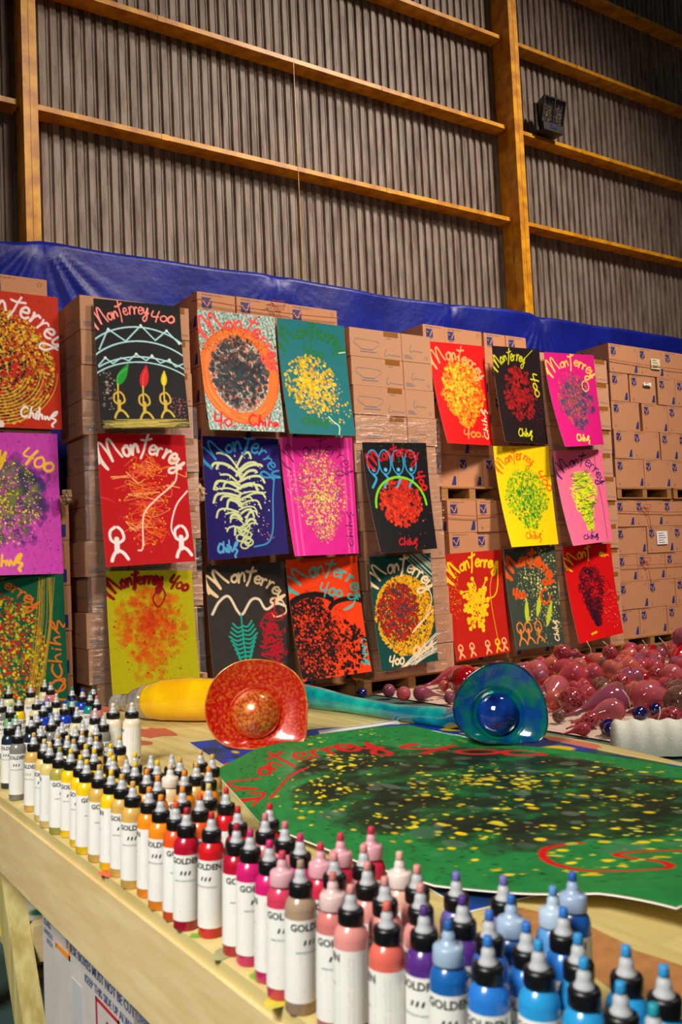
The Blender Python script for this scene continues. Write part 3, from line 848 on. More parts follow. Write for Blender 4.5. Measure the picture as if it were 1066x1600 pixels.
def p_dome(c):
    c.splat(50, 60, 20, 45, 24, .5, 1.2, [(20, 90, 30), (30, 120, 40)], .6); c.splat(24, 60, 105, 40, 40, .4, 1.1, [(200, 80, 60)], .6)
    c.splat(560, 50, 80, 34, 32, 1.2, 3.2, [(206, 40, 20), (190, 30, 14), (216, 60, 24)], .65)
    for x in (12, 30, 50, 70):
        c.ring(x + 2, 26, 9, 16, 0, 360, 1.8, (40, 150, 200)); c.line([(x, 42), (x + 4, 48), (x - 4, 60)], 3, (50, 160, 210)); c.dab(x + 2, 36, 2.6, lin((90, 180, 220)))
    c.ring(50, 86, 41, 40, 182, 358, 3.2, (120, 205, 20))
    write(c, 'Monterrey', [(12, 30), (30, 18), (60, 12), (84, 18)], 16, 2.2, (200, 10, 30)); write(c, '400', [(78, 38), (88, 62)], 13, 2.2, (214, 14, 24))
    write(c, 'Chihs', [(34, 132), (66, 134)], 9, 1.7, (200, 12, 30))


def p_charcoal(c):
    c.mottle((70, 62, 58), .35, .03, 12)
    write(c, 'Monterrey', [(8, 30), (26, 16), (56, 16), (78, 26), (92, 42)], 19, 2.8, CRM)
    c.line([(5, 58), (14, 44), (26, 38), (36, 56), (42, 60), (54, 44), (64, 44), (72, 56), (86, 50), (98, 54)], 3, (238, 220, 196)); c.line([(76, 56), (90, 44), (98, 60), (84, 66), (78, 60)], 1.6, CRM)
    T = (20, 170, 150)
    c.line([(40, 60), (41, 100), (42, 122)], 1.6, T)
    for k in range(9):
        y = 74 + k * 5; L = 18 - abs(k - 3) * 1.9
        c.line([(41, y), (41 + L * .5, y + 1), (41 + L, y - 6)], 2.0, T); c.line([(41, y), (41 - L * .5, y + 2), (41 - L, y - 4)], 2.0, T)
    for k in range(60): x, y = 78 + c.r.normal(0, 6), 88 + c.r.uniform(-26, 30); c.line([(x + c.r.uniform(-8, 8), y + c.r.uniform(-6, 6)) for _ in range(4)], .9, (200, 10, 40), .9)
    c.line([(84, 44), (82, 60)], 1.6, (200, 16, 40))


def p_heart(c):
    c.splat(400, 50, 30, 60, 30, .3, .6, [(190, 40, 20)], .5)
    c.splat(1600, 22, 96, 36, 50, 1.5, 5, [(26, 12, 14), (36, 14, 14)], .6); c.splat(500, 60, 112, 40, 34, .8, 3, [(34, 16, 14)], .6)
    c.splat(1000, 34, 90, 44, 54, .4, 1.8, [(236, 66, 16), (200, 40, 14)], .55)
    c.ring(30, 62, 34, 18, 190, 330, 7, (24, 14, 16)); c.ring(80, 64, 26, 11, 190, 320, 6, (24, 14, 16))
    write(c, 'Monterrey', [(8, 36), (26, 18), (56, 14), (84, 26), (94, 50)], 18, 2.2, (40, 180, 170)); write(c, '400', [(42, 40), (74, 46)], 14, 2.2, (40, 180, 170))
    write(c, 'Chihs', [(92, 100), (90, 132)], 10, 1.6, (60, 180, 170)); c.line([(96, 46), (86, 62), (74, 66), (88, 60)], 1.6, (60, 190, 170))


def p_sun(c):
    for k in range(26): o = c.r.uniform(-10, 30); c.line([(60 + o, -2), (104, 36 - o)], .6, [(226, 220, 190), (30, 120, 110)][k % 2], .7)
    c.splat(2600, 50, 78, 48, 52, .8, 2, [(240, 176, 14), (230, 150, 10), (250, 190, 20)], .42)
    c.splat(1500, 40, 74, 34, 38, .8, 2.2, [(150, 14, 14), (190, 20, 12), (130, 50, 30)], .6); c.splat(600, 40, 70, 30, 34, .8, 2, [(60, 60, 66), (200, 30, 20)], .7)
    for k in range(16): c.line([(30 + c.r.uniform(0, 30), 143), (100, 104 + c.r.uniform(0, 30))], .8, (232, 220, 196), .8)
    write(c, 'Monterrey', [(6, 34), (24, 18), (56, 14), (80, 28), (92, 44)], 19, 2.8, CRM)
    c.line([(94, 50), (96, 64), (84, 84), (60, 102), (72, 92), (98, 76)], 1.5, CRM); write(c, '400', [(14, 134), (40, 136)], 13, 2.6, CRM); write(c, 'Chihs', [(58, 130), (94, 122)], 11, 2, CRM)


def p_orange(c):
    c.splat(1500, 52, 70, 38, 50, 1, 3.2, [(250, 150, 16), (240, 110, 14), (250, 170, 30), (230, 80, 16)], .8, grape=True); c.splat(200, 50, 56, 32, 40, 1, 2.5, [(250, 190, 40)], .8)
    write(c, 'Monterrey', [(6, 30), (28, 18), (54, 18), (78, 30), (90, 44)], 18, 2.0, (196, 170, 110)); write(c, '400.', [(40, 130), (84, 128)], 13, 2.2, (176, 140, 60)); write(c, 'Chihs', [(92, 132), (92, 88)], 10, 1.7, (240, 210, 160))


def p_blackred(c):
    c.splat(330, 50, 70, 34, 42, 1.5, 4, [(160, 10, 18), (120, 8, 14), (176, 14, 20)], .7, .8); c.splat(120, 82, 90, 16, 40, .4, .9, [(110, 30, 50)], .7)
    write(c, 'Monterrey', [(4, 32), (24, 16), (50, 14), (66, 18)], 16, 1.8, (196, 196, 20)); write(c, '400', [(76, 34), (84, 70)], 14, 2, (206, 206, 20)); write(c, 'Chihs', [(34, 130), (66, 130)], 11, 1.8, (214, 214, 20))
    c.line([(58, 20), (68, 14), (84, 2)], 1, (190, 190, 30))


def p_magblue(c):
    c.mottle((170, 10, 90), .4, .04, 14)
    c.splat(420, 52, 76, 36, 46, 2, 5, [(40, 60, 96), (30, 50, 90), (60, 70, 100)], .7, .5, grape=True); c.splat(300, 48, 72, 34, 44, 1, 2.4, [(170, 80, 60), (200, 90, 50)], .7, .7, grape=True)
    write(c, 'Monterrey', [(8, 30), (28, 18), (58, 12), (80, 20), (92, 32)], 18, 2.2, (244, 190, 70)); write(c, 'Chihs', [(34, 132), (66, 134)], 11, 1.8, (240, 220, 60)); c.ring(76, 50, 7, 8, 0, 360, 1.4, (235, 190, 90))


def p_yelgreen(c):
    c.mottle((240, 190, 0), .4, .04, 15); c.splat(300, 50, 20, 60, 20, .3, .7, [(200, 150, 0)], .5)
    c.splat(700, 50, 76, 38, 44, 1, 3, [(110, 180, 20), (80, 160, 20), (150, 200, 30)], .6, .8, grape=True); c.splat(420, 50, 80, 34, 44, .6, 1.8, [(30, 110, 30), (50, 140, 30)], .7, grape=True)
    c.splat(60, 50, 85, 44, 48, .5, 1, [(10, 70, 30)], .4)
    write(c, 'Monterrey', [(8, 34), (24, 18), (50, 14), (66, 24)], 15, 2, (226, 90, 14)); write(c, '400', [(72, 36), (94, 64)], 15, 2, (230, 80, 14)); write(c, 'Chihs', [(34, 130), (66, 132)], 10, 1.8, (220, 90, 20))


def p_pink(c):
    c.mottle((214, 80, 120), .5, .03, 16)
    for k in range(120):
        y = 74 + c.r.uniform(-36, 46); s = 30 * math.sqrt(max(.05, 1 - ((y - 64) / 30) ** 2)) if y < 64 else 30 - (y - 64) * .42; x = 52
        c.line([(x + c.r.uniform(-s, s), y + c.r.uniform(-8, 8)) for _ in range(4)], c.r.uniform(.8, 1.7), [(200, 214, 20), (226, 226, 30), (60, 110, 20), (150, 190, 20)][k % 4], .9)
    write(c, 'Monterrey', [(6, 36), (28, 22), (58, 14), (80, 32), (92, 50)], 18, 2.0, (30, 16, 96)); write(c, 'Chihs', [(30, 134), (66, 134)], 8, 2, (30, 16, 90)); c.line([(82, 6), (84, 50), (88, 90), (86, 140)], .9, (60, 20, 90), .8)


def p_burst(c):
    c.mottle((176, 20, 14), .5, .03, 17); c.splat(120, 12, 50, 10, 40, .3, .6, [YEL], .5)
    for k in range(64):
        t = c.r.uniform(0, 2 * PI); cy = 58 + (k % 4) * 11; L = c.r.uniform(12, 30) * (1.0 if k % 4 < 2 else .75)
        ex, ey = 48 + math.cos(t) * L, cy + math.sin(t) * L * .9
        c.line([(48 + math.cos(t) * 2, cy), (48 + math.cos(t + .25) * L * .5, cy + math.sin(t + .25) * L * .45), (ex, ey)], 1.8, (240, 196, 20)); c.dab(ex, ey, 2.9, lin((244, 204, 26)))
    for x in (10, 30, 58, 76, 88): figure(c, x, 140, .62, (240, 180, 120) if x != 76 else (240, 200, 30), 1.9)
    write(c, 'Monterrey', [(6, 34), (24, 20), (52, 14), (90, 20)], 19, 3, (244, 204, 26)); c.line([(92, 16), (88, 50), (80, 64), (66, 66)], 1.6, (244, 204, 26)); c.line([(88, 20), (74, 56), (78, 130)], .8, (230, 180, 30))


def p_flames(c):
    c.splat(420, 62, 56, 44, 60, .5, 1.9, [(226, 220, 110), (200, 200, 120), (150, 160, 110)], .7); c.splat(90, 70, 110, 30, 30, .4, .9, [(220, 220, 130)], .6)
    for x, y, dx in ((30, 106, 6), (52, 98, 16), (70, 112, 18)):
        for t in np.linspace(0, 1, 18): c.dab(x + dx * t * .8, y - 34 * t, 4.2 * math.sin(PI * (.1 + .9 * t)) * (1 - .3 * t) + .5, lin((186, 206, 50)))
    for x, y in ((14, 136), (30, 136), (50, 136)): figure(c, x, y, 1.1, (232, 130, 50), 2)
    write(c, 'Monterrey', [(6, 36), (24, 20), (56, 16), (78, 34), (84, 50)], 20, 5, (222, 84, 20)); write(c, '400', [(10, 66), (34, 68)], 13, 4.5, (222, 84, 20)); c.ring(72, 72, 9, 10, 0, 300, 4, (222, 84, 20)); write(c, 'Chihs', [(90, 134), (90, 104)], 10, 1.6, CRM)


def p_grapes(c):
    c.mottle((190, 10, 10), .4, .03, 18); c.splat(60, 84, 100, 16, 34, .4, .9, [(240, 150, 120)], .6)
    for k in range(260):
        y = 74 + c.r.uniform(-38, 48); s = 27 * math.sqrt(max(.03, 1 - ((y - 66) / 32) ** 2)) if y < 66 else 27 - (y - 66) * .42; x = 50 + c.r.uniform(-s, s)
        c.ring(x, y, c.r.uniform(2, 5), c.r.uniform(2, 5), c.r.uniform(0, 90), 360, .9, [(50, 8, 30), (36, 6, 26)][k % 2])
    c.line([(47, 4), (50, 22), (54, 36)], .9, (50, 8, 30)); c.ring(80, 70, 8, 12, 200, 480, .9, (50, 8, 30))
    write(c, 'Mont', [(10, 32), (26, 16), (56, 12)], 17, 2, (240, 200, 20)); write(c, 'er', [(72, 14), (92, 20)], 9, 1.8, (230, 180, 20)); write(c, 'vv', [(30, 134), (44, 132)], 6, 1.6, (240, 200, 20))


def sheet(name, cv, surf, label, cat, group, thick=.003):
    """surf(u, v) -> 3D point, v downwards; front carries the paint, back is bare paper"""
    H, W = cv.a.shape[:2]
    U, V = np.meshgrid(np.linspace(0, 1, W), np.linspace(0, 1, H))
    P = surf(U, V)                                              # (H, W, 3)
    du = np.gradient(P, axis=1); dv = np.gradient(P, axis=0)
    N = np.cross(dv, du); N /= np.linalg.norm(N, axis=2, keepdims=True) + 1e-12
    vs = P.reshape(-1, 3)
    j, i = np.meshgrid(np.arange(H - 1), np.arange(W - 1), indexing='ij'); a = (j * W + i).ravel()
    F = np.stack([a, a + W, a + W + 1, a + 1], 1)
    ci = np.unique(np.r_[np.arange(0, W, 8), W - 1]); cj = np.unique(np.r_[np.arange(0, H, 8), H - 1])
    B = (P - N * thick)[np.ix_(cj, ci)]; nb = len(vs); w2 = len(ci)
    j, i = np.meshgrid(np.arange(len(cj) - 1), np.arange(w2 - 1), indexing='ij'); b = (j * w2 + i).ravel() + nb
    FB = np.stack([b, b + 1, b + w2 + 1, b + w2], 1)
    rim = []
    for q in range(len(cj) - 1):
        for (c1, c2) in ((0, 0), (W - 1, w2 - 1)):
            rim.append((cj[q] * W + c1, cj[q + 1] * W + c1, nb + (q + 1) * w2 + c2, nb + q * w2 + c2))
    for q in range(w2 - 1):
        for (r1, r2) in ((0, 0), (H - 1, len(cj) - 1)):
            rim.append((r1 * W + ci[q], r1 * W + ci[q + 1], nb + r2 * w2 + q + 1, nb + r2 * w2 + q))
    allv = np.vstack([vs, B.reshape(-1, 3)]); faces = F.tolist() + FB.tolist() + [tuple(int(v) for v in r) for r in rim]
    me = bpy.data.meshes.new(name); me.from_pydata(allv.tolist(), [], faces)
    me.materials.append(M['painting']); me.materials.append(M['white'])
    me.polygons.foreach_set('material_index', [0] * len(F) + [1] * (len(FB) + len(rim)))
    me.polygons.foreach_set('use_smooth', [True] * len(faces))
    at = me.attributes.new('paint', 'FLOAT_COLOR', 'POINT')
    col = np.ones((len(allv), 4), np.float32); col[:, :3] = .8; col[:len(vs), :3] = cv.a.reshape(-1, 3)
    at.data.foreach_set('color', col.ravel())
    me.update()
    o = link(name, me); tag(o, label, cat, group)
    return o


GP = 'paintings hung on the carton stacks'
def poster(Y, tl, tr, br, bl, bg, fn, label, wavy=.006):
    a, b = ony(*tl, Y), ony(*tr, Y)
    d, c = onx(*bl, a.x), onx(*br, b.x)
    A, B, C_, D = [np.array(q) for q in (a, b, c, d)]
    C_[1] = min(C_[1], Y - .02); D[1] = min(D[1], Y - .02)
    cv = Canvas(150, 216, bg); fn(cv)
    def surf(U, V):
        u = U[..., None]; v = V[..., None]
        p = A * (1 - u) * (1 - v) + B * u * (1 - v) + C_ * u * v + D * (1 - u) * v
        yb = D[1] * (1 - U) + C_[1] * U
        p[..., 1] = Y + (yb - Y) * V ** 1.7 + wavy * np.sin(PI * U) * np.sin(2.2 * V)
        return p
    return sheet('painting', cv, surf, label, 'painting', GP)


def left_of(tr, br, w=150):
    return (tr[0] - w, tr[1] - w * .115), (br[0] - w, br[1] - w * .02)


t1, b1 = (90, 465), (90.5, 674); poster(7.13, (-60, 447), t1, b1, (-58, 668), (196, 44, 12), p_swirl, 'painting of a yellow and black swirling disc on red, cut off by the left edge')
poster(7.13, (-58, 674), (89.5, 678), (99.7, 896), (-40, 900), (206, 70, 180), p_purple, 'purple painting with an olive-green cloud and yellow writing at the left edge')
poster(7.05, (-45, 899), (99, 897), (108, 1098), (-28, 1110), (8, 92, 60), p_green, 'dark green painting speckled red and yellow, lowest at the left edge')
poster(6.95, (146, 466), (281, 479), (297, 668), (158, 670), BLK, p_arch, 'black painting with pale blue truss arches and three dancers holding flames')
poster(6.95, (151.6, 677), (289, 679.5), (305, 877), (166, 886), (196, 4, 20), p_redwhite, 'bright red painting with two white dancers at its bottom corners')
poster(6.95, (165, 892), (300, 891), (314, 1074), (176, 1086), (196, 184, 10), p_yellow, 'yellow painting with an orange cloud and dark red writing')
poster(7.15, (308, 483.5), (429, 495.6), (445.5, 675), (328, 671), (196, 208, 206), p_disc, 'white and green speckled painting with an orange-ringed dark disc')
poster(7.15, (432.6, 496), (538, 510), (556, 681), (453, 677), (10, 112, 120), p_teal, 'teal painting with a yellow splatter and green writing')
poster(7.14, (316, 681), (435, 686), (453, 864.5), (326, 876), (36, 22, 106), p_navy, 'navy painting with pale green fronds and blue writing')
poster(7.14, (438, 683), (550, 684), (561, 864.5), (461, 869), (222, 40, 150), p_magenta, 'hot pink painting with a speckled golden cluster and thin dark writing')
poster(7.14, (566, 691), (666, 692), (683.5, 857), (596, 864.5), BLK, p_dome, 'black painting with a red ball under a bright green arc and blue loops')
poster(7.18, (321, 884), (444.5, 877.6), (459, 1064), (336, 1075), (52, 46, 44), p_charcoal, 'charcoal painting with a cream zigzag above a teal fern and a red cluster')
poster(7.18, (447, 875), (558, 867.5), (581.2, 1049), (473.5, 1065), (236, 62, 14), p_heart, 'orange painting with black splatter and turquoise writing')
poster(7.12, (576.5, 870), (673, 864), (685, 1032), (597, 1049), (16, 70, 66), p_sun, 'dark green painting with a yellow and crimson speckled ball')
poster(7.56, (670, 533), (756, 541), (770.7, 696), (700, 692), (216, 10, 12), p_orange, 'red painting with an orange cluster and tan writing')
poster(7.455, (768.7, 540), (843, 546), (856.6, 694.6), (790, 690), (24, 8, 14), p_blackred, 'black painting with a dark red cluster and yellow writing')
poster(7.42, (850, 550), (928, 555), (944, 694.6), (884, 698), (206, 16, 120), p_magblue, 'magenta painting with a slate-blue cluster and gold writing')
poster(7.42, (771, 697), (857, 697), (873, 850), (800, 855), (250, 206, 0), p_yelgreen, 'yellow painting with a green grape-like cluster and orange writing')
poster(7.42, (865, 704), (941, 702), (958.5, 844.7), (896, 853), (234, 110, 150), p_pink, 'pink painting with a tangled yellow-green cluster and navy writing')
poster(7.42, (695, 866), (783, 858.6), (800, 1018), (714, 1033.7), (190, 32, 20), p_burst, 'brick red painting with a yellow branching burst and small dancers')
poster(7.39, (787, 858.6), (867, 853), (882.6, 1007), (808, 1016), (56, 70, 60), p_flames, 'grey-green painting with three pale flames and thick orange writing')
poster(7.42, (879, 854), (954.5, 849), (974.5, 989), (906, 1006), (206, 8, 14), p_grapes, 'red painting with a dark looped grape cluster, lowest on the right')

# ------------------------------------------------------------------ work table
TZ = .80
t = empty('work_table', (.5, 1.8, 0), 'long plywood work table with a pine edge board, covered with paint bottles', 'table')
def ch(o): o.location = Vector(o.location) - t.location; return o
mb = MB(); outline = [(.484, .42), (1.70, .42), (1.71, 1.26), (1.75, 1.49), (1.79, 2.38), (1.80, 3.15), (.484, 3.15)]
n = len(outline)
mb.add([(x, y, TZ - .018) for x, y in outline] + [(x, y, TZ) for x, y in outline], [tuple(reversed(range(n))), tuple(range(n, 2 * n))] + [(i, (i + 1) % n, (i + 1) % n + n, i + n) for i in range(n)])
ch(link('tabletop', mb.mesh('tabletop', [M['ply']]), t))
mb = MB(); mb.box(.478, .484 + .034, .42, 3.15, TZ - .153, TZ - .0185); ch(mb.build('edge_board', M['pine'], t))
mb = MB(); mb.box(.52, 1.78, 3.11, 3.145, TZ - .15, TZ - .0185); ch(mb.build('edge_board', M['pine'], t))
def slant(name, y0, y1, x0, x1, z0, z1, sy, sx, m):
    mb = MB()
    vs = []
    for z, fx, fy in ((z0, sx, sy), (z1, 0, 0)):
        vs += [(x0 + fx, y0 + fy, z), (x1 + fx, y0 + fy, z), (x1 + fx, y1 + fy, z), (x0 + fx, y1 + fy, z)]
    mb.add(vs, [(0, 3, 2, 1), (4, 5, 6, 7), (0, 1, 5, 4), (1, 2, 6, 5), (2, 3, 7, 6), (3, 0, 4, 7)])
    return ch(mb.build(name, m, t))


slant('leg', 2.355, 2.445, .522, .568, 0, TZ - .02, -.48, .0, M['pine2'])
slant('leg', 2.455, 2.545, .522, .568, 0, TZ - .02, .40, .0, M['pine2'])
slant('leg', .60, .68, .522, .60, 0, TZ - .02, .0, .0, M['pine2'])
slant('leg', 1.9, 1.98, 1.60, 1.68, 0, TZ - .02, -.10, .0, M['pine2'])
slant('leg', 2.9, 2.98, 1.60, 1.68, 0, TZ - .02, .0, .0, M['pine2'])
slant('leg', .60, .68, 1.55, 1.63, 0, TZ - .02, .0, .0, M['pine2'])
mb = MB(); mb.box(.569, 1.6, 2.15, 2.19, .40, .48); ch(mb.build('crossbar', M['pine'], t))
mb = MB(); mb.box(.575, 1.6, 2.20, 2.9, .345, .36); ch(mb.build('lower_shelf', M['ply'], t))

# dried paint patches spilled on the top (stains with a shape of their own)
def blot(x, y, r, rgb, seed, el=1.0):
    rr = random.Random(seed); n = 22; ps = []
    for i in range(n):
        a = 2 * PI * i / n; k = r * (1 + .3 * math.sin(2 * a + seed) + rr.uniform(-.15, .15)); ps.append((x + k * math.cos(a) * el, y + k * math.sin(a), TZ + .0006))
    mb = MB(); mb.add(ps, [tuple(range(n))]); o = mb.build('paint_stain', mat('dried_paint', rgb, .6, noise=.2, scale=60)); o.parent = t; o.location = -t.location; return o


for i, (px_, py_, r, rgb, el) in enumerate(((312, 1462, .010, (120, 180, 60), 1), (168, 1366, .014, (226, 110, 70), 1), (407, 1527, .013, (130, 190, 40), 1), (350, 1490, .014, (170, 170, 120), 1.3), (440, 1560, .02, (214, 200, 70), 1), (240, 1145, .12, (196, 92, 70), .35), (175, 1108, .09, (200, 100, 80), .6), (215, 1160, .05, (190, 90, 70), .6), (930, 1490, .14, (182, 124, 70), .5), (860, 1152, .05, (214, 110, 84), 1), (560, 1095, .2, (222, 140, 110), .12), (905, 1158, .12, (214, 120, 90), .2), (1000, 1180, .12, (226, 200, 60), .2))):
    p = onz(px_, py_, TZ)
    if p.x + r * el * 1.45 > 1.69: p.x = (1.69 if p.y < 1.4 else 1.745 if p.y < 2.3 else 1.785) - r * el * 1.45
    blot(p.x, p.y, r, rgb, i + 3, el)

# carton, drum-like bits and papers under the table
wy0, wy1, wh = 1.472, 1.985, .572
wb = empty('shipping_carton', (.545, wy0, 0), 'grey-white shipping carton with blue print and a red-framed mark under the table', 'carton')
mb = MB(); mb.box(0, .42, 0, wy1 - wy0, 0, wh); mb.build('body', M['carton_w'], wb)
def sp(x, y, e=.0012): p = onx(x, y, .545); return (-e, p.y - wy0, p.z)
BSt = mat('blue_stamp', (92, 108, 160), .6, noise=.3, scale=70)
def side_txt(s, y, z, hh):
    vs, fs = text_geo(s, .02); MB().add([(-.0012, wy1 - wy0 - (y + a * hh), z + b * hh) for a, b, _ in vs], fs, 0).build('blue_lettering', BSt, wb)
for q in (('GLASS', .012, .548, .012), ('HANDLE', .012, .530, .011), ('WITH', .03, .514, .011), ('THESE BOXES MUST NOT BE CUT OPEN', .16, .545, .017), ('KEEP THIS SIDE UP ALWAYS', .27, .519, .015)): side_txt(*q)
mb = MB(); o_ = sp(90, 1500); ys = o_[1]; zs = o_[2]
oy0, oy1 = sp(88, 1475)[1], sp(110, 1500)[1]; oz0, oz1 = sp(110, 1502)[2], sp(88, 1473)[2]
mb.box(-.0016, -.0004, oy1, oy0, oz0, oz0 + .010); mb.box(-.0016, -.0004, oy0 - .006, oy0, oz0, oz1); mb.box(-.0016, -.0004, oy1, oy1 + .006, oz0, oz0 + .03)
mb.build('orange_mark', mat('orange_ink', (244, 150, 30), .6), wb)
mb = MB(); a_ = sp(150, 1557); b_ = sp(187, 1594); w_ = a_[1] - b_[1]; zt = (a_[2] + b_[2]) / 2; t_ = .006
for q in ((0, w_, zt - t_, zt), (0, t_, zt - .1, zt), (w_ - t_, w_, zt - .1, zt), (0, w_, zt - .1, zt - .1 + t_)): mb.box(-.0016, -.0004, a_[1] - q[1], a_[1] - q[0], q[2], q[3])
vs, fs = ribbon([(w_ * .5, zt - .085), (w_ * .5, zt - .03), (w_ * .3, zt - .045), (w_ * .5, zt - .025), (w_ * .7, zt - .045)], .006); mb.add([(-.0014, a_[1] - a, b) for a, b in vs], fs)
mb.build('red_mark', mat('red_ink', (176, 30, 44), .6), wb)
mb = MB(); mb.box(-.0012, -.0003, .26, .32, .05, .50); mb.build('packing_tape', mat('pale_tape', (206, 208, 212), .3), wb)

for i, (rgb, dy, lab) in enumerate((((240, 220, 40), 0, 'yellow'), ((60, 110, 200), .02, 'blue'), ((240, 130, 30), .01, 'orange'), ((226, 222, 200), .03, 'cream'))):
    cv = Canvas(60, 60, rgb); cv.splat(60, 50, 50, 50, 50, 1, 5, [(230, 230, 220), (20, 120, 90), rgb], .6)
    z = .366 + i * .009
    sheet('painted_paper', cv, lambda U, V, z=z, dy=dy: np.stack([.575 + dy + .5 * U, 2.85 - dy - .62 * V, z + .004 * np.sin(6 * V)], -1), '%s painted sheet in the pile on the shelf under the table' % lab, 'painting', 'sheets piled under the table')

# ------------------------------------------------------------------ paintings lying on the table
def coons(L, T, R, B_, zf):
    L, T, R, B_ = [np.array(q, float) for q in (L, T, R, B_)]
    def ev(P, t):
        s = np.r_[0, np.cumsum(np.hypot(*np.diff(P, axis=0).T))]; s /= s[-1]
        return np.stack([np.interp(t, s, P[:, 0]), np.interp(t, s, P[:, 1])], -1)
    def surf(U, V):
        u = U[..., None]; v = V[..., None]
        p = ev(L, V) * (1 - u) + ev(R, V) * u + ev(T, U) * (1 - v) + ev(B_, U) * v - (L[0] * (1 - u) * (1 - v) + R[0] * u * (1 - v) + L[-1] * (1 - u) * v + R[-1] * u * v)
        return np.concatenate([p, zf(U, V)[..., None]], -1)
    return surf


cv = Canvas(200, 240, (20, 66, 170)); cv.mottle((30, 60, 50), .8, .03, 3, .5); cv.mottle((10, 40, 120), .5, .05, 5)
cv.splat(260, 60, 60, 70, 80, 1, 5, [(20, 90, 200), (60, 90, 60), (10, 60, 60), (230, 190, 30), (200, 60, 30)], .5)
A_, C2, D2, E2 = (1.03, 2.30), (.80, .93), (1.66, .80), (1.715, 2.0)
sheet('painting', cv, coons([A_, (.9, 1.6), C2], [A_, (1.4, 2.2), E2], [E2, (1.675, 1.4), D2], [C2, (1.2, .87), D2], lambda U, V: TZ + .003 + 0 * U), 'blue painting lying on the table, showing round the edges of the green one', 'painting', None, .002)

cv = Canvas(430, 500, (30, 140, 66), 1)
cv.mottle((8, 84, 40), .55, .05, 2); cv.splat(2600, 50, 58, 60, 66, .15, .55, [(8, 60, 30), (10, 50, 30)], .45, .8)
for k in range(500):
    t_ = cv.r.uniform(0, 2 * PI); q = cv.r.uniform(0, 1) ** .5
    cv.dab(50 + 36 * q * math.cos(t_), 56 + 40 * q * math.sin(t_), cv.r.uniform(2, 7), lin([(12, 18, 12), (20, 26, 18), (10, 34, 18), (36, 42, 32)][k % 4]), .42, cv.r.uniform(1.5, 4))
cv.splat(240, 50, 58, 44, 46, .5, 2.0, [(40, 130, 90), (90, 120, 100), (30, 110, 60), (120, 140, 120)], .5, .4)
for k in range(40): cx, cy = 50 + cv.r.normal(0, 22), 56 + cv.r.normal(0, 20); cv.splat(12, cx, cy, 6, 7, .12, .95, [(236, 206, 20), (214, 190, 30), (236, 216, 60)], .7)
cv.splat(260, 55, 60, 42, 50, .12, .5, [(236, 206, 20), (226, 196, 30), (120, 170, 60)], .55)
cv.splat(40, 20, 60, 14, 40, .4, 1.0, [(236, 206, 20)], .5)
for q in ((14, 52), (20, 70), (60, 96), (30, 96)): cv.dab(q[0], q[1], 3.6, lin((70, 120, 90)), .5, 2.6)
TR_ = (206, 30, 30)
write(cv, 'Monterrey', [(3, 28), (12, 17), (34, 14), (60, 15)], 11, 1.5, TR_); write(cv, '400', [(60, 19), (72, 31), (84, 42)], 10, 1.5, TR_)
cv.line([(2, 34), (8, 30), (4, 26)], 1.3, TR_); cv.line([(8, 34), (20, 27), (30, 25)], 1.0, TR_)
cv.line([(31, 90), (25, 88), (18, 92), (15, 99), (18, 106), (23, 104), (26, 97), (31, 100), (36, 106), (44, 100)], 1.1, (206, 20, 20))
cv.splat(50, 40, 96, 22, 12, .4, 1.2, [(236, 210, 30), (200, 210, 80)], .6)
top_px = [(335, 1203), (400, 1170), (480, 1152), (560, 1141), (640, 1133), (700, 1147)]
zb = {0: .012, 1: .012, 2: .014, 3: .02, 4: .024, 5: .018}
Tt = [tuple(onz(x, y, TZ + zb[i]))[:2] for i, (x, y) in enumerate(top_px)]
A_ = Tt[0]; E2 = Tt[-1]; C2 = tuple(onz(1058, 1440, TZ + .02))[:2]; D2 = (1.74, .74)
zf = lambda U, V: TZ + .011 + .004 * np.sin(7 * U) * np.sin(5 * V) ** 2 + .014 * np.exp(-((V) / .10) ** 2) * np.exp(-((U - .75) / .3) ** 2) + .02 * np.exp(-((1 - V) / .12) ** 2) * np.exp(-(U / .35) ** 2) + .006 * (1 - np.exp(-((V) / .3) ** 2)) * np.exp(-(U / .1) ** 2)
left = [A_] + [tuple(onz(x, y, TZ + .014))[:2] for x, y in ((372, 1245), (405, 1285), (470, 1312), (560, 1348), (680, 1386), (820, 1402), (940, 1413))] + [C2]
right = [E2] + [tuple(onz(x, y, TZ + .01))[:2] for x, y in ((780, 1164), (870, 1172), (960, 1184), (1066, 1200))] + [D2]
sheet('painting', cv, coons(left, Tt, right, [C2, (1.35, .72), D2], zf), 'large wet-looking green painting with yellow spots lying on the table', 'painting', None, .003)

# white cut-out scrap beside the green painting
cv = Canvas(60, 30, (236, 232, 232)); cv.line([(2, 14), (30, 10), (60, 12), (98, 8)], 8, (40, 60, 40), .8)
a, b = onz(500, 1150, TZ), onz(622, 1131, TZ)
sheet('paper_scrap', cv, lambda U, V: np.stack([a.x + (b.x - a.x) * U + .03 * (1 - V), a.y + (b.y - a.y) * U + .055 * (1 - V) - .01 * U, TZ + .0032 + .001 * V + 0 * U], -1), 'torn white paper scrap behind the top edge of the green painting', 'paper', None)

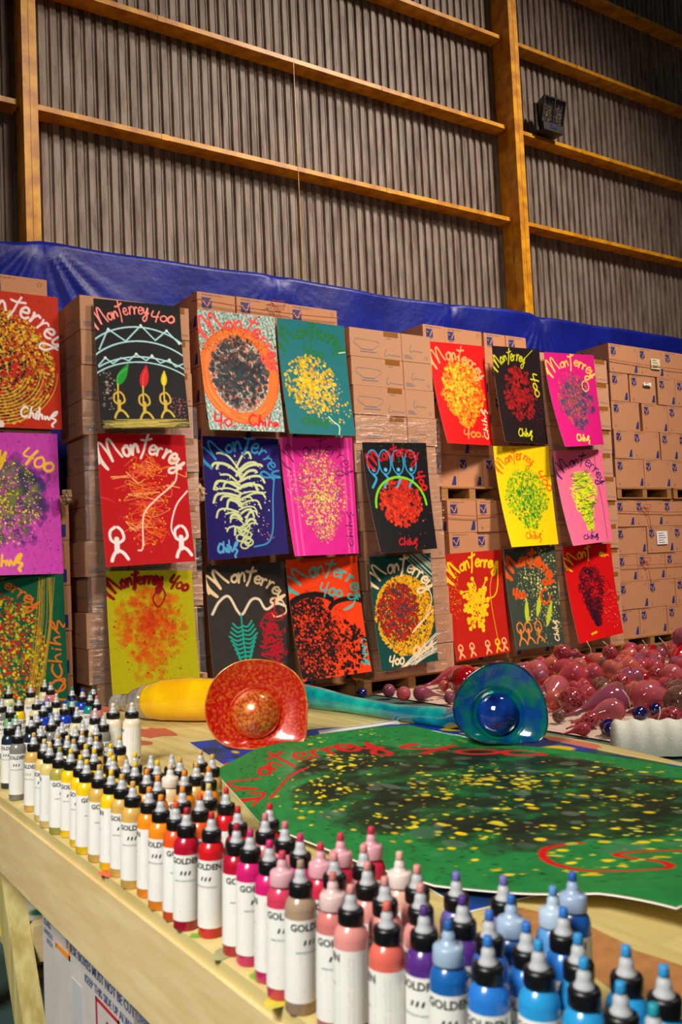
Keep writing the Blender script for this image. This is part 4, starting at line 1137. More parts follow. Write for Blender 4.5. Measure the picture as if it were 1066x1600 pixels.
# ------------------------------------------------------------------ paint bottles
BCOL = dict(cream=(226, 214, 170), pink=(214, 120, 130), teal=(20, 140, 120), blue=(20, 60, 190), darkgreen=(30, 60, 30), gray=(128, 128, 122), yellow=(240, 200, 20), lightblue=(80, 130, 200), green=(120, 190, 110), white=(232, 228, 214), clear=(236, 224, 200), navy=(24, 42, 60), ochre=(214, 170, 86), paleochre=(224, 196, 120), palecream=(232, 216, 170), olive=(170, 160, 70), orange=(240, 140, 26), creamcap=(226, 196, 150), redorange=(226, 84, 30), red=(206, 26, 34), crimson=(178, 16, 48), magenta=(206, 30, 110), rosecap=(206, 60, 90), taupe=(168, 142, 120), pinkcap=(206, 40, 76), palepink=(222, 146, 140), creampinkcap=(226, 180, 160), rosepalecap=(206, 120, 116), salmon=(220, 104, 88), purple=(84, 44, 130), lavender=(120, 110, 190), bluecap=(24, 96, 170), bluecap2=(40, 110, 190), blue2=(50, 110, 200), blue3=(40, 120, 210), paleblucap=(90, 150, 210), bluecap3=(30, 90, 180), skyblue=(40, 150, 214), teal2=(20, 150, 170))
BNAME = dict(gray='grey', darkgreen='dark green', lightblue='light blue', paleochre='pale ochre', palecream='pale cream', creamcap='cream', redorange='orange-red', rosecap='rose', palepink='pale pink', pinkcap='raspberry', creampinkcap='cream-pink', rosepalecap='dusty rose', bluecap='steel blue', bluecap2='mid blue', blue2='azure', blue3='bright blue', paleblucap='pale blue', bluecap3='deep blue', skyblue='sky blue', teal2='turquoise', clear='off-white')
CLEARCAP = {'creamcap', 'rosecap', 'pinkcap', 'creampinkcap', 'rosepalecap', 'bluecap', 'bluecap2', 'paleblucap', 'bluecap3'}
BOT = """0.676,2.769,cream 0.731,2.741,cream 0.798,2.836,cream 0.791,2.751,pink 0.797,2.567,teal 0.808,2.511,blue 0.800,2.424,teal 0.848,2.541,darkgreen 0.786,2.332,pink 0.593,2.505,gray 0.633,2.490,yellow 0.674,2.473,cream 0.723,2.467,cream 0.651,2.333,blue 0.680,2.396,lightblue 0.700,2.318,blue 0.726,2.342,blue 0.585,2.382,green 0.543,2.171,green 0.590,2.170,white 0.632,2.162,white 0.683,2.172,cream 0.707,2.113,white 0.688,2.002,gray 0.767,2.159,clear 0.803,2.130,clear 0.520,2.134,navy 0.564,2.121,navy 0.603,2.101,gray 0.506,2.008,gray 0.506,1.891,ochre 0.544,1.976,gray 0.590,1.981,gray 0.558,1.906,gray 0.538,1.837,ochre 0.598,1.915,gray 0.631,1.969,gray 0.585,1.834,ochre 0.635,1.896,gray 0.590,1.799,paleochre 0.501,1.801,paleochre 0.497,1.751,paleochre 0.545,1.800,palecream 0.543,1.755,ochre 0.584,1.747,ochre 0.622,1.724,ochre 0.498,1.694,olive 0.508,1.660,yellow 0.543,1.684,yellow 0.540,1.629,yellow 0.503,1.591,yellow 0.498,1.544,yellow 0.579,1.654,yellow 0.551,1.577,yellow 0.543,1.541,yellow 0.500,1.487,ochre 0.501,1.434,yellow 0.503,1.392,ochre 0.497,1.331,ochre 0.502,1.280,orange 0.551,1.500,gray 0.581,1.539,yellow 0.552,1.464,yellow 0.595,1.501,gray 0.545,1.396,orange 0.584,1.448,yellow 0.623,1.479,gray 0.622,1.443,ochre 0.588,1.404,creamcap 0.540,1.340,orange 0.585,1.343,orange 0.625,1.385,ochre 0.673,1.472,ochre 0.671,1.422,ochre 0.626,1.341,orange 0.539,1.247,orange 0.574,1.234,paleochre 0.496,1.223,orange 0.496,1.172,redorange 0.539,1.188,redorange 0.582,1.194,red 0.494,1.133,crimson 0.509,1.090,red 0.547,1.091,red 0.509,1.021,crimson 0.509,0.986,magenta 0.586,1.076,red 0.557,1.036,pink 0.557,0.987,pink 0.544,0.930,magenta 0.505,0.933,magenta 0.496,0.889,rosecap 0.495,0.849,taupe 0.543,0.885,pinkcap 0.580,0.900,pinkcap 0.575,0.847,palepink 0.621,0.897,pinkcap 0.535,0.845,palepink 0.544,0.797,palepink 0.589,0.801,creampinkcap 0.500,0.795,rosepalecap 0.493,0.753,palepink 0.531,0.749,palepink 0.576,0.755,palepink 0.493,0.695,salmon 0.545,0.711,palepink 0.512,0.665,purple 0.592,0.713,lavender 0.554,0.661,purple 0.507,0.626,bluecap 0.618,0.674,lavender 0.589,0.634,bluecap2 0.548,0.619,blue2 0.510,0.580,blue3 0.554,0.580,blue3 0.633,0.624,paleblucap 0.675,0.638,bluecap3 0.601,0.582,blue3 0.535,0.548,skyblue 0.568,0.536,skyblue 0.537,0.503,skyblue 0.579,0.497,skyblue 0.527,0.460,skyblue 0.572,0.457,skyblue 0.518,0.425,teal2"""
BR_, BH = .0168, .152


def plastic(name, rgb, rough=.22, trans=0, alpha=1):
    m = mat(name, rgb, rough, noise=.06, scale=25, coat=.25)
    b = m.node_tree.nodes['Principled BSDF']; b.inputs['Subsurface Weight'].default_value = .0
    return m


M['nozzle'] = plastic('translucent_nozzle', (222, 226, 232), .3)
M['nozzle'].node_tree.nodes['Principled BSDF'].inputs['Transmission Weight'].default_value = .35
M['label'] = mat('bottle_label', (238, 238, 234), .45, noise=.03, scale=40)
M['label_ink'] = mat('label_ink', (22, 22, 24), .5, noise=.1, scale=60)
M['label_ink2'] = mat('label_grey_ink', (150, 152, 152), .6, noise=.1, scale=60)


def label_mesh(R, z0, z1, stripe):
    mb = MB(); r = R + .0003; n = 40; a0, a1 = -PI * .97, PI * .97
    vs = []; fs = []
    for i in range(n + 1):
        a = a0 + (a1 - a0) * i / n
        for z in (z0, z1): vs.append((r * math.sin(a), -r * math.cos(a), z))
    for i in range(n): fs.append((2 * i, 2 * i + 2, 2 * i + 3, 2 * i + 1))
    mb.add(vs, fs, 0, True)
    H = z1 - z0
    def wrap(vs, fs, a_c, w_off, z, hh, m, r2=r + .0002):
        mb.add([(r2 * math.sin(a_c + (x * hh - w_off) / R), -r2 * math.cos(a_c + (x * hh - w_off) / R), z + y * hh) for x, y, _ in vs], fs, m)
    vs, fs = text_geo('GOLDEN', .045); wd = max(v[0] for v in vs); hh = .0072
    wrap(vs, fs, 0, wd * hh / 2, z0 + H * .87, hh, 1)
    for k in range(3):                                      # three slanting dashes
        x = (k - 1) * .0052
        q = [(x - .0016, 0, 0), (x + .0006, 0, 0), (x + .0022, .005, 0), (x, .005, 0)]
        wrap(q, [(0, 1, 2, 3)], 0, 0, z0 + H * .70, 1, 3 if stripe else 1)
    vs, fs = text_geo('HIGH FLOW ACRYLIC'); wd = max(v[0] for v in vs); hh = .0021
    wrap(vs, fs, 0, wd * hh / 2, z0 + H * .60, hh, 1)
    for k in range(3): wrap([(-.010, 0, 0), (.010 - .002 * k, 0, 0), (.010 - .002 * k, .0008, 0), (-.010, .0008, 0)], [(0, 1, 2, 3)], 0, 0, z0 + H * (.54 - .035 * k), 1, 2)
    wrap([(-.006, 0, 0), (.006, 0, 0), (.006, .0012, 0), (-.006, .0012, 0)], [(0, 1, 2, 3)], 0, 0, z0 + H * .14, 1, 2)
    rr = random.Random(5)
    for k in range(24):                                     # fine print on the back
        if k == 10: continue
        for (sa, sb) in ((-.013, -.001), (.001, .013)):
            e = sb - rr.uniform(0, .002)
            wrap([(sa, 0, 0), (e, 0, 0), (e, .0009, 0), (sa, .0009, 0)], [(0, 1, 2, 3)], PI * .62, 0, z0 + H * (.9 - .033 * k), 1, 2)
    vs = [(math.cos(2 * PI * i / 14) * .0035, math.sin(2 * PI * i / 14) * .0035, 0) for i in range(14)]
    wrap(vs, [tuple(range(14))], PI * .9, 0, z0 + H * .14, 1, 1)
    return mb


def b_meshes(kind):
    """kind: 'std' black ring cap; 'big' wide bottle"""
    R = BR_ if kind == 'std' else .0215
    prof = [(R * .93, 0), (R, .0018), (R, .104), (R * .985, .1055), (R * .90, .1105), (R * .70, .1150), (R * .62, .1165)]
    body = MB().lathe([(0.001, .0005)] + prof + [(.001, .1168)], 28, 0, True, False)
    zl0, zl1 = .0125, .0955
    cap = MB().lathe([(R * .5, .1160), (R * .72, .1160), (R * .76, .1175), (R * .76, .1275), (R * .70, .1298), (R * .42, .1300)], 26)
    capv = cap
    # ridges of the cap
    noz = MB().lathe([(R * .50, .1290), (R * .48, .1315), (R * .38, .1335), (R * .34, .1370), (R * .33, .1405), (R * .27, .1415), (R * .23, .1450), (R * .20, .1480), (R * .20, .1500)], 18)
    tip = MB().lathe([(R * .25, .1430), (R * .235, .1465), (R * .23, .1485), (R * .21, .1515), (R * .12, BH)], 14)
    ccap = MB().lathe([(R * .5, .1160), (R * .80, .1160), (R * .82, .1175), (R * .80, .1295), (R * .70, .1315), (R * .46, .1320), (R * .40, .134), (R * .30, .1370)], 26)
    cl = MB().lathe([(R * .82, .1205), (R * .845, .1210), (R * .82, .1215)], 26, cap=False)
    return body, label_mesh(R, zl0, zl1, False), label_mesh(R, zl0, zl1, True), cap, noz, tip, ccap


BM = {k: b_meshes(k) for k in ('std', 'big')}
_meshes = {}
AXIS = (Vector((0, 0, 1)) + rt * .04).normalized()
bots = []
for q in BOT.split():
    x, y, c = q.split(','); bots.append((float(x), float(y), c))
prg = random.Random(12)
names_seen = {}
def bm_(key, mb, mats):
    if key not in _meshes: _meshes[key] = mb.mesh('bottle_' + key.split('|')[0], mats)
    return _meshes[key]


tipmat = {}
order = sorted(range(len(bots)), key=lambda i: proj((bots[i][0], bots[i][1], TZ))[0])
bycol = {}
for i in order: bycol.setdefault(BNAME.get(bots[i][2], bots[i][2]), []).append(i)
for i, (x, y, c) in enumerate(bots):
    rgb = BCOL[c]; kind = 'big' if c == 'clear' else 'std'
    nm = BNAME.get(c, c)
    if c not in tipmat:
        tr = tuple(min(255, int(v * .75 + 50)) for v in rgb)
        tipmat[c] = (plastic(nm.replace(' ', '_').replace('-', '_') + '_paint', rgb, .25), mat(nm.replace(' ', '_').replace('-', '_') + '_dried_tip', rgb if c not in ('gray',) else (150, 150, 150), .6, noise=.2, scale=200),
                     plastic(nm.replace(' ', '_').replace('-', '_') + '_tinted_cap', tuple(int(v * .35 + 220 * .65) for v in rgb), .35))
    pm, tm, cm = tipmat[c]
    lst = bycol[nm]; k = lst.index(i)
    front = x < .515
    capw = 'with clear cap' if c in CLEARCAP else 'with black cap'
    where = 'the only one' if len(lst) == 1 else ('leftmost' if k == 0 else 'rightmost' if k == len(lst) - 1 else (ORD + ['thirteenth', 'fourteenth', 'fifteenth'])[k] + ' from left') + ('' if len(lst) == 1 else ' of its colour')
    row = 'front row' if front else 'further back'
    lab = '%s paint bottle %s, %s, %s' % (nm, capw, where, row)
    t = empty('paint_bottle', (x, y, TZ + .0006), lab, 'paint bottle', 'paint squeeze bottles on the table')
    # label faces roughly towards the aisle; some are turned to show the fine print
    ang = math.atan2(x, y)                                     # towards the camera
    turn = prg.choice([0, 0, 0, .3, -.3, .55, -.5, -2.1]) + prg.uniform(-.2, .2)
    if c in ('palepink', 'salmon') : turn = -2.0 + prg.uniform(-.2, .2)
    if c in ('clear',): turn = -1.9
    qt = AXIS.to_track_quat('Z', 'Y')
    t.rotation_mode = 'QUATERNION'
    from mathutils import Quaternion
    q0 = Vector((0, 0, 1)).rotation_difference(AXIS)
    t.rotation_quaternion = q0 @ Quaternion((0, 0, 1), -ang + turn)
    body, l0, l1, cap, noz, tip, ccap = BM[kind]
    stripe = (i % 6 == 0)
    link('body', bm_('body|%s|%s' % (kind, c), body, [pm]), t)
    lm = bm_('label|%s|%d|%s' % (kind, stripe, c if stripe else ''), l1 if stripe else l0, [M['label'], M['label_ink'], M['label_ink2'], pm])
    link('label', lm, t)
    if c in CLEARCAP:
        link('cap', bm_('cap|%s|%s' % (kind, c), ccap, [cm]), t)
        nz = link('nozzle', bm_('nozzle|%s|%s' % (kind, c), noz, [cm]), t)
    else:
        link('cap', bm_('cap|%s' % kind, cap, [M['black']]), t)
        nz = link('nozzle', bm_('nozzle|%s' % kind, noz, [M['nozzle']]), t)
    if c not in ('gray',):
        link('dried_tip', bm_('tip|%s|%s' % (kind, c), tip, [tm]), nz)

# ------------------------------------------------------------------ glass on the table
def outline(cx, cy, pts):
    a = sorted((math.degrees(math.atan2(cy - y, x - cx)) % 360, math.hypot(x - cx, y - cy)) for x, y in pts)
    A = np.array([q[0] for q in a]); R = np.array([q[1] for q in a])
    A = np.r_[A - 360, A, A + 360]; R = np.r_[R, R, R]
    t = np.arange(360); r = np.interp(t, A, R)
    for _ in range(14): r = (np.roll(r, 1) + r + np.roll(r, -1)) / 3
    return lambda deg: np.interp(deg % 360, np.arange(361), np.r_[r, r[0]])


OUT_RED = outline(400, 1100, [(393.8, 1029.7), (356, 1040), (334, 1059), (320.6, 1089), (319.7, 1115), (328, 1141), (343, 1160), (362, 1168.5), (385, 1171), (412.5, 1171), (439, 1169), (469, 1166), (480, 1160), (483, 1140), (483, 1122.5), (482, 1090.6), (478, 1072), (465, 1053), (442.5, 1038), (416, 1031)])
OUT_BLUE = outline(782, 1098, [(792.6, 1034), (768, 1037), (742, 1050), (721, 1072), (710, 1091), (707, 1115), (713, 1136), (727, 1150), (749, 1160), (785, 1161.5), (821, 1159), (847, 1155), (855.5, 1139), (856.4, 1113), (852.6, 1091), (841, 1068), (824.5, 1047.5), (809.5, 1037)])


def hat(OUTF, name, cpx, scale, depth_pt, mats, label, cat, tilt=(0, 0), dome_r=.43, dome_off=(0, -.2), body_fn=None, dome_mat=None):
    """flared blown-glass lip seen from its mouth, with a bulb in the middle"""
    dp = (depth_pt - CAM).dot(fw)
    d = ray(*cpx); c = CAM + d * (dp / d.dot(fw))
    k = dp / FPX * scale
    o = empty(name, c, label, cat)
    zax = (CAM - c).normalized(); zax = (zax + rt * tilt[0] + up * tilt[1]).normalized()
    xax = up.cross(zax).normalized(); yax = zax.cross(xax)
    mtx = Matrix((xax, yax, zax)).transposed()
    n = 96; prof = []
    # q = fraction of the outline radius, h = height towards the viewer
    prof = [(.36, -.13), (.46, -.11), (.52, -.055), (.56, -.015), (.62, .0), (.72, .02), (.84, .055), (.93, .10), (.98, .125), (1.0, .13), (1.01, .12), (.99, .095), (.92, .065), (.82, .02), (.70, -.02), (.60, -.045), (.54, -.10), (.48, -.16), (.30, -.18)]
    vs = []; fs = []
    R0 = 80 * k
    for q, h in prof:
        for i in range(n):
            a = 360 * i / n; ro = OUTF(a) * k
            rr = ro * q if q > .8 else R0 * q + (ro - R0) * max(0, (q - .5) / .3) * q
            wv = .012 * math.sin(3 * math.radians(a) + 1) * max(0, q - .7) * 3
            ox = dome_off[0] * R0 * (1 - (q - .5) * 2) if q < 1 else 0; oy = dome_off[1] * R0 * (1 - (q - .5) * 2) if q < 1 else 0
            p = xax * (rr * math.cos(math.radians(a)) + ox) + yax * (rr * math.sin(math.radians(a)) + oy) + zax * ((h + wv) * R0)
            vs.append(p)
    for j in range(len(prof) - 1):
        for i in range(n):
            fs.append((j * n + i, j * n + (i + 1) % n, (j + 1) * n + (i + 1) % n, (j + 1) * n + i))
    mb = MB(); mb.add(vs, fs, 0, True); mb.build('flared_lip', mats[0], o)
    # rolled bright rim
    ring = [xax * (OUTF(360 * i / n) * k * math.cos(2 * PI * i / n)) + yax * (OUTF(360 * i / n) * k * math.sin(2 * PI * i / n)) + zax * ((.127 + .012 * math.sin(3 * 2 * PI * i / n + 1) * .9) * R0) for i in range(n + 1)]
    mb = MB(); mb.tube(ring, .0022, 8); mb.build('rim', mats[1], o)
    # central bulb
    dr = dome_r * R0 * 1.08; vs = []; fs = []; m_ = 14
    for j in range(m_ + 1):
        ph = PI / 2 * j / m_
        for i in range(48):
            a = 2 * PI * i / 48
            vs.append(xax * (dr * math.cos(ph) * math.cos(a) + dome_off[0] * R0) + yax * (dr * math.cos(ph) * math.sin(a) + dome_off[1] * R0) + zax * (dr * .75 * math.sin(ph) - .10 * R0))
    for j in range(m_):
        for i in range(48): fs.append((j * 48 + i, j * 48 + (i + 1) % 48, (j + 1) * 48 + (i + 1) % 48, (j + 1) * 48 + i))
    mb = MB(); mb.add(vs, fs, 0, True); mb.build('centre_bulb', dome_mat or mats[0], o)
    return o, c


def glass_solid(name, rgb, rgb2, scale, rough=.12, speck=None, trans=0.0, metal=0.0, contrast=(.4, .6), detail=6):
    m = mat(name, rgb, rough, metal=metal, rgb2=rgb2, scale=scale, detail=detail, contrast=contrast, coat=1.0, trans=trans)
    m.node_tree.nodes['Principled BSDF'].inputs['Coat Roughness'].default_value = .04
    return m


redg = glass_solid('red_gold_flecked_glass', (226, 104, 20), (190, 8, 6), 130, .3, metal=.1, contrast=(.46, .74), detail=3)
redb = glass_solid('amber_flecked_glass', (230, 140, 60), (196, 60, 20), 120, .25, metal=.3, contrast=(.4, .6), detail=3)
rimr = glass_solid('amber_rim_glass', (226, 140, 50), (200, 90, 30), 30, .15)
blug = glass_solid('teal_blue_glass', (4, 106, 84), (4, 62, 130), 22, .12, contrast=(.4, .6))
blub = glass_solid('deep_blue_glass', (10, 60, 150), (4, 20, 84), 20, .06, contrast=(.4, .62), trans=.1)
rimb = glass_solid('dark_teal_rim_glass', (10, 70, 80), (8, 30, 50), 20, .1)
p_red = onz(400, 1166, TZ); p_blu = onz(778, 1160, TZ + .012)
hr, c_red = hat(OUT_RED, 'glass_vessel', (400, 1100), 1.0 / 1.045, p_red, (redg, rimr), 'red gold-flecked blown glass horn with a hat-shaped lip and yellow body on the table', 'glass vessel', (-.08, .10), dome_off=(.0, -.19), dome_r=.47, dome_mat=redb)
hb, c_blu = hat(OUT_BLUE, 'glass_vessel', (782, 1098), 1.0 / 1.045, p_blu, (blug, rimb), 'teal-blue blown glass horn with a hat-shaped lip lying on the table', 'glass vessel', (-.05, .08), dome_r=.40, dome_off=(-.06, -.22), dome_mat=blub)
yel = glass_solid('yellow_glass', (255, 208, 10), (246, 180, 6), 12, .12, contrast=(.35, .65))
tea = glass_solid('turquoise_striped_glass', (24, 196, 176), (4, 120, 140), 9, .12, contrast=(.4, .6))
clr = blown('clear_glass', (238, 236, 226), (150, 140, 120), .05, .35, alpha=.25)
hr.rotation_mode = hb.rotation_mode = 'XYZ'


def horn(parent, spec, m, name='body'):
    """spec: list of (point, radius) along the lying piece"""
    mb = MB(); mb.tube([p for p, r in spec], [r for p, r in spec], 28)
    o = mb.build(name, m, parent); o.location = -parent.location
    return o


def lie(x, ytop, ybot, z0=TZ, dy=0.0):
    p = onz(x, ybot, z0); dep = (p - CAM).dot(fw); r = (ybot - ytop) / 2 / FPX * dep
    q = Vector((p.x, p.y, z0 + r)) + Vector((p.x, p.y, 0)).normalized() * r * .6
    return q, r


def spl(keys, n=8):
    out = []
    for i in range(len(keys) - 1):
        for t_ in range(n):
            u = t_ / n; u2 = u * u * (3 - 2 * u)
            out.append((keys[i][0].lerp(keys[i + 1][0], u), keys[i][1] * (1 - u2) + keys[i + 1][1] * u2))
    out.append(keys[-1]); return out


ks = [lie(400, 1075, 1125), lie(340, 1063, 1130), lie(300, 1061, 1130), lie(262, 1064, 1129), lie(238, 1070, 1127)]
horn(hr, spl(ks), yel)
q4 = ks[-1]
tipp = lie(196, 1086, 1112)
horn(hr, spl([ks[-1], lie(222, 1076, 1124), lie(206, 1084, 1114), tipp]), clr, 'clear_neck')
def ball(parent, c, r, m, name):
    bm = bmesh.new(); bmesh.ops.create_uvsphere(bm, u_segments=24, v_segments=14, radius=r)
    me = bpy.data.meshes.new(name); bm.to_mesh(me); bm.free(); me.materials.append(m)
    me.polygons.foreach_set('use_smooth', [True] * len(me.polygons))
    o = link(name, me, parent); o.location = c - (parent.location if parent else Vector((0, 0, 0))); return o


e = lie(184, 1086, 1112); ball(hr, e[0], e[1] * 1.05, clr, 'knob')
ks = [lie(790, 1105, 1143), lie(706, 1107, 1141), lie(620, 1102, 1127), lie(560, 1091, 1117), lie(482, 1072, 1107), lie(440, 1063, 1102), lie(425, 1066, 1096)]
ks[0] = (c_blu.copy() - (CAM - c_blu).normalized() * .02, .035)
horn(hb, spl(ks), tea)

# ------------------------------------------------------------------ glass on the floor
def wavy(x0, x1, y0, y1, z, label):
    nx = 260; vs = []; fs = []
    for i in range(nx + 1):
        x_ = x0 + (x1 - x0) * i / nx; zz = z + .004 * math.sin(i * PI / 2)
        vs += [(x_, y0 + .01 * math.sin(i * 1.7), zz), (x_, y1, zz)]
    for i in range(nx): fs.append((2 * i, 2 * i + 2, 2 * i + 3, 2 * i + 1))
    mb = MB(); mb.add(vs, fs); o = mb.build('corrugated_sheet', M['sheetcard'])
    sd = o.modifiers.new('thickness', 'SOLIDIFY'); sd.thickness = .004
    tag(o, label, 'cardboard sheet', 'corrugated sheets on the floor'); return o


wavy(5.13, 8.6, 6.0, 7.17, .012, 'pale corrugated sheet on the floor below the left pallets, under glass balls')
wavy(4.86, 9.2, 3.4, 5.99, .012, 'pale corrugated sheet on the floor nearest the table, under pink glass')
wavy(8.62, 12.5, 6.0, 7.42, .012, 'pale corrugated sheet on the floor before the far right stack')

G = {
    'pink': blown('pink_glass', (224, 128, 138), (150, 20, 44), .05, .5, alpha=.24),
    'rose': blown('rose_glass', (214, 92, 110), (140, 10, 34), .05, .5, alpha=.28),
    'peach': blown('peach_glass', (226, 134, 120), (166, 34, 34), .05, .5, alpha=.22),
    'red': blown('red_glass', (180, 14, 24), (110, 4, 14), .05, .5, alpha=.6),
    'speckled pink': blown('speckled_glass', (200, 92, 98), (140, 20, 40), .06, .5, (120, 20, 40), .42, 60),
    'mauve': blown('mauve_glass', (176, 92, 120), (100, 20, 56), .05, .5, alpha=.4),
    'dark blue': blown('dark_blue_glass', (12, 20, 90), (4, 4, 40), .05, .5, alpha=.92),
    'smoky': blown('smoky_glass', (150, 110, 96), (90, 50, 50), .06, .5, (110, 70, 66), .35, 40),
}
gcount = {}
def glass_piece(px_, py_, rpx, shape, col, ang, label, z=.02, world=None, r=None, grp=None):
    if world is None:
        dp = 7.0
        for _ in range(6):
            p = onz(px_, py_ , z + (r or .12)); dp = (p - CAM).dot(fw); r_ = rpx / FPX * dp; p = onz(px_, py_, z + r_)
        r = r_; world = p
    ca, sa = math.cos(ang), math.sin(ang)
    if shape == 'ball': prof = [(0.001, -1), (.38, -.92), (.71, -.71), (.92, -.38), (1, 0), (.92, .38), (.71, .71), (.38, .92), (.14, 1.0), (.10, 1.12), (.06, 1.3)]
    elif shape == 'drop': prof = [(.001, -1), (.4, -.9), (.75, -.66), (.95, -.3), (1, .05), (.92, .5), (.72, 1.0), (.46, 1.5), (.26, 2.0), (.16, 2.6), (.11, 3.2), (.09, 3.6)]
    elif shape == 'gourd': prof = [(.001, -1), (.5, -.85), (.85, -.5), (1, 0), (.85, .5), (.5, .9), (.34, 1.1), (.5, 1.35), (.58, 1.6), (.42, 1.9), (.2, 2.1), (.1, 2.4), (.07, 2.9)]
    elif shape == 'double': prof = [(.001, -1), (.4, -.9), (.75, -.6), (.8, -.2), (.6, .15), (.5, .3), (.75, .6), (1, 1.0), (.9, 1.5), (.5, 2.0), (.25, 2.5), (.13, 3.2), (.08, 3.8)]
    n = 20; vs = []; fs = []
    for j, (q, h) in enumerate(prof):
        # the neck sags down to the ground as it thins
        zz = -(1 - q) * max(0, h) / 4.0 * r * .9
        for i in range(n):
            a = 2 * PI * i / n
            lx, ly, lz = h * r, q * r * math.cos(a), q * r * math.sin(a) + zz
            vs.append((lx * ca - ly * sa, lx * sa + ly * ca, lz))
    for j in range(len(prof) - 1):
        for i in range(n): fs.append((j * n + i, (j + 1) * n + i, (j + 1) * n + (i + 1) % n, j * n + (i + 1) % n))
    fs.append(tuple((len(prof) - 1) * n + i for i in reversed(range(n))))
    mb = MB(); mb.add(vs, fs, 0, True)
    o = mb.build('glass_float' if shape == 'ball' else 'glass_drop', G[col]); o.location = world
    tag(o, label, 'glass ornament', grp or 'blown glass pieces on the floor')
    return world, r


placed = []; roots_ = []
def circles(x, y, r, sh, an):
    c = [(x, y, r)]
    if sh != 'ball': c += [(x + math.cos(an) * r * k, y + math.sin(an) * r * k, r * q) for k, q in ((1.2, .75), (2.1, .4), (2.9, .2), (3.5, .15))]
    return c
SH = {'ball': 'round', 'drop': 'teardrop', 'gourd': 'gourd-shaped', 'double': 'double-bulged'}
HAND = [
    (608, 1079, 11, 'ball', 'mauve', 0.5, 'leftmost of three below the sunburst painting'),
    (631, 1084, 12, 'ball', 'pink', 1.0, 'middle one of three in line'),
    (657, 1083, 12.5, 'drop', 'mauve', -.2, 'rightmost of three, neck towards the blue hat'),
    (712, 1056, 17, 'drop', 'rose', 2.9, 'large, left of the blue hat'),
    (703, 1090, 10, 'ball', 'mauve', 2.0, 'small, at the left rim of the blue hat'),
    (694, 1071, 9, 'ball', 'peach', 2.0, 'small, behind the left rim of the blue hat'),
    (893, 1094, 21, 'drop', 'speckled pink', .3, 'large, right of the blue hat'),
    (873, 1119, 11, 'ball', 'smoky', 1.2, 'small, close to the right rim of the blue hat'),
    (913, 1139, 11, 'drop', 'rose', 2.5, 'nearest the table edge, neck pointing left'),
    (925, 1124, 14, 'drop', 'speckled pink', 2.9, 'long, above the one nearest the table edge'),
    (958, 1110, 20, 'drop', 'pink', 2.7, 'large, its long neck pointing left'),
    (943, 1076, 17, 'double', 'smoky', .9, 'brownish, mid heap'),
    (1008, 1088, 25, 'drop', 'pink', -.6, 'biggest one, above the dark blue pair'),
    (1000, 1115, 13, 'ball', 'dark blue', .3, 'left of the pair by the white roll'),
    (1024, 1108, 11, 'ball', 'dark blue', .6, 'right of the pair by the white roll'),
    (953, 1138, 14, 'double', 'dark blue', .9, 'at the left end of the white ribbed roll'),
    (1052, 1119, 16, 'drop', 'speckled pink', 2.2, 'dark, just above the white ribbed roll'),
    (865, 1080, 9, 'ball', 'red', 1.0, 'small, bright, right of the blue hat'),
    (851, 1068, 9, 'ball', 'red', .4, 'small, upper right of the blue hat'),
    (838, 1049, 19, 'gourd', 'pink', 2.4, 'above the upper right of the blue hat'),
    (882, 1046, 18, 'drop', 'rose', .3, 'large, behind the right of the blue hat'),
    (936, 1034, 15, 'ball', 'peach', 1.2, 'orange-tinted, near the back of the heap'),
    (1006, 1060, 11, 'ball', 'red', .4, 'small, right of the middle of the heap'),
    (1020, 1070, 12, 'drop', 'red', .2, 'just above the dark blue pair'),
    (1050, 1077, 16, 'double', 'dark blue', .4, 'near the right edge of the picture'),
    (985, 1016, 13, 'drop', 'rose', .1, 'at the back, below the far right pallet'),
    (897, 1050, 12, 'ball', 'speckled pink', 1.5, 'left of the orange-tinted one'),
    (974, 1062, 9, 'ball', 'mauve', .2, 'small, mid heap'),
    (915, 1056, 12, 'drop', 'peach', 3.4, 'pale, behind the brownish one'),
]
for (a, b, rp, sh, co, an, lb) in HAND:
    wp, r = glass_piece(a, b, rp, sh, co, an, '%s %s glass piece on floor, %s' % (co, SH[sh], lb))
    placed += circles(wp.x, wp.y, r, sh, an); roots_.append((wp.x, wp.y, r))
rg = random.Random(21); cnt = 0; tries = 0
while cnt < 118 and tries < 30000:
    tries += 1
    y_ = rg.uniform(4.3, 7.35); x_ = rg.uniform(5.2, 11.4); r = rg.uniform(.07, .15)
    u, v = proj((x_, y_, r + .02))
    if not (690 < u < 1090 and 1000 < v < 1140) or y_ > 7.12 - r * 2: continue
    if v > 1065 and u < 860: continue
    if v > 1100 and rg.random() < .75: continue
    if x_ + r * 1.1 > 12 or False: continue
    sh = rg.choice(['ball', 'drop', 'drop', 'gourd', 'double']); co = rg.choice(['pink', 'pink', 'rose', 'rose', 'peach', 'speckled pink', 'mauve', 'peach', 'red', 'smoky'])
    an = rg.uniform(-.9, .9) + (PI if rg.random() < .4 else 0)
    if an > 1: an = PI + rg.uniform(-.5, .5)
    cir = circles(x_, y_, r, sh, an)
    if any(math.hypot(p[0] - a, p[1] - b) < (p[2] + c) * 1.02 for p in cir for a, b, c in placed): continue
    glass_piece(0, 0, 0, sh, co, an, '%s %s blown glass piece lying among the heap on the floor' % (co, SH[sh]), world=Vector((x_, y_, r + .02)), r=r, grp='%s %s blown glass pieces of the heap' % (co, SH[sh]))
    placed += cir; cnt += 1; roots_.append((x_, y_, r))
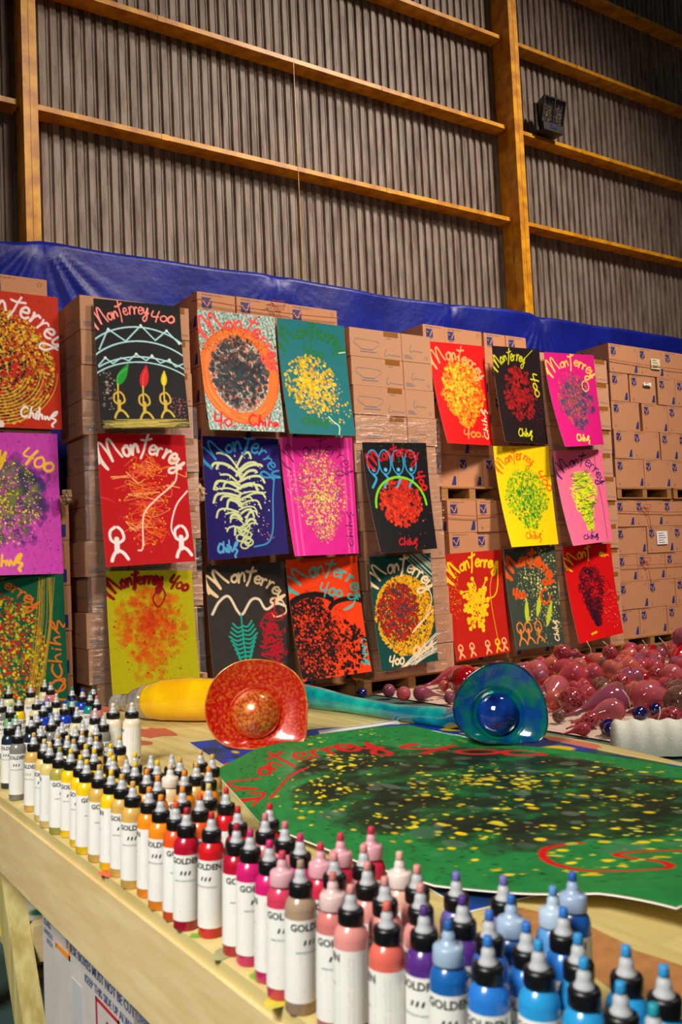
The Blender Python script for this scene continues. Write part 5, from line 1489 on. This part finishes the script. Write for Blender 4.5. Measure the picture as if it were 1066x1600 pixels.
# second layer resting on the first
base = [p for p in roots_ if p[1] > 5.0 and p[2] > .09 and proj((p[0], p[1], .2))[0] > 800]
for p in base[::2][:34]:
    r = rg.uniform(.07, .12)
    if p[1] > 6.7 or p[2] < .11: continue
    x_ = p[0] + rg.uniform(.04, .1); y_ = p[1] + rg.uniform(.03, .1)
    sh = rg.choice(['ball', 'drop', 'gourd']); co = rg.choice(['pink', 'rose', 'peach', 'speckled pink', 'mauve'])
    glass_piece(0, 0, 0, sh, co, rg.uniform(-.6, .6), '%s %s blown glass piece resting on top of the heap' % (co, SH[sh]), world=Vector((x_, y_, p[2] * 1.8 + r * .95)), r=r, grp='%s %s glass pieces on top of the heap' % (co, SH[sh]))

# thin wires tied to some of the glass
wm = mat('pale_wire', (206, 190, 170), .4, noise=.1, scale=50)
for i, (x0, y0, x1, y1, lb) in enumerate(((917, 1002, 925, 1027, 'short pale wire sticking up at the back of the glass heap, by the grape painting'), (942, 1002, 962, 1024, 'pale wire standing in front of the grape painting corner'), (1004, 1000, 1012, 1019, 'pale wire below the far right pallet, left one'), (1030, 996, 1046, 1020, 'pale wire below the far right pallet, middle one'), (1052, 998, 1064, 1014, 'pale wire below the far right pallet, right one'), (1029, 1020, 1032, 1034, 'short wire rising from the back right glass'), (973, 1078, 986, 1108, 'pale wire crossing the big pink glass on the right'), (1031, 1104, 1027, 1130, 'pale wire by the right dark blue ball'))):
    b_ = onz(x1, y1, .12); a_ = ony(x0, y0, b_.y + .02)
    mid = (a_ + b_) / 2 + Vector((.02, 0, .01))
    tag(MB().tube([b_, mid, a_], .004, 6).build('wire', wm), lb, 'wire')

# dark blue glass shard beyond the table, and white ribbed roll
glass_piece(566, 1083, 9, 'drop', 'dark blue', 1.3, 'dark blue glass piece on the floor behind the turquoise horn, by the pallet end')
c0 = onz(1010, 1166, 0); nu, nv = 120, 20; vs = []; fs = []
pA = onz(962, 1172, .0); pA = Vector((4.56, 3.86, 0)); pB = Vector((5.67, 2.86, 0))
dirv = (pB - pA); L = dirv.length; dirv.normalize(); nrm = Vector((-dirv.y, dirv.x, 0))
for i in range(nu + 1):
    s_ = i / nu
    rr = .16 * (1 + .03 * math.sin(s_ * L / .105 * 2 * PI)) * min(1, .9 + s_ * 8)
    for j in range(nv + 1):
        a = PI * j / nv
        vs.append(pA + dirv * (s_ * L) + nrm * (rr * .8 * math.cos(a)) + Vector((0, 0, 0.018 + rr * 1.25 * math.sin(a))))
for i in range(nu):
    for j in range(nv): a = i * (nv + 1) + j; fs.append((a, a + nv + 1, a + nv + 2, a + 1))
fs.append(tuple(range(nv + 1))); fs.append(tuple(nu * (nv + 1) + j for j in reversed(range(nv + 1))))
mb = MB(); mb.add(vs, fs, 0, True)
tag(mb.build('ribbed_roll', mat('ribbed_white_foam', (206, 208, 196), .7, noise=.12, scale=90, bump=.2)), 'white ribbed foam roll lying on the floor beyond the right end of the table', 'foam roll')
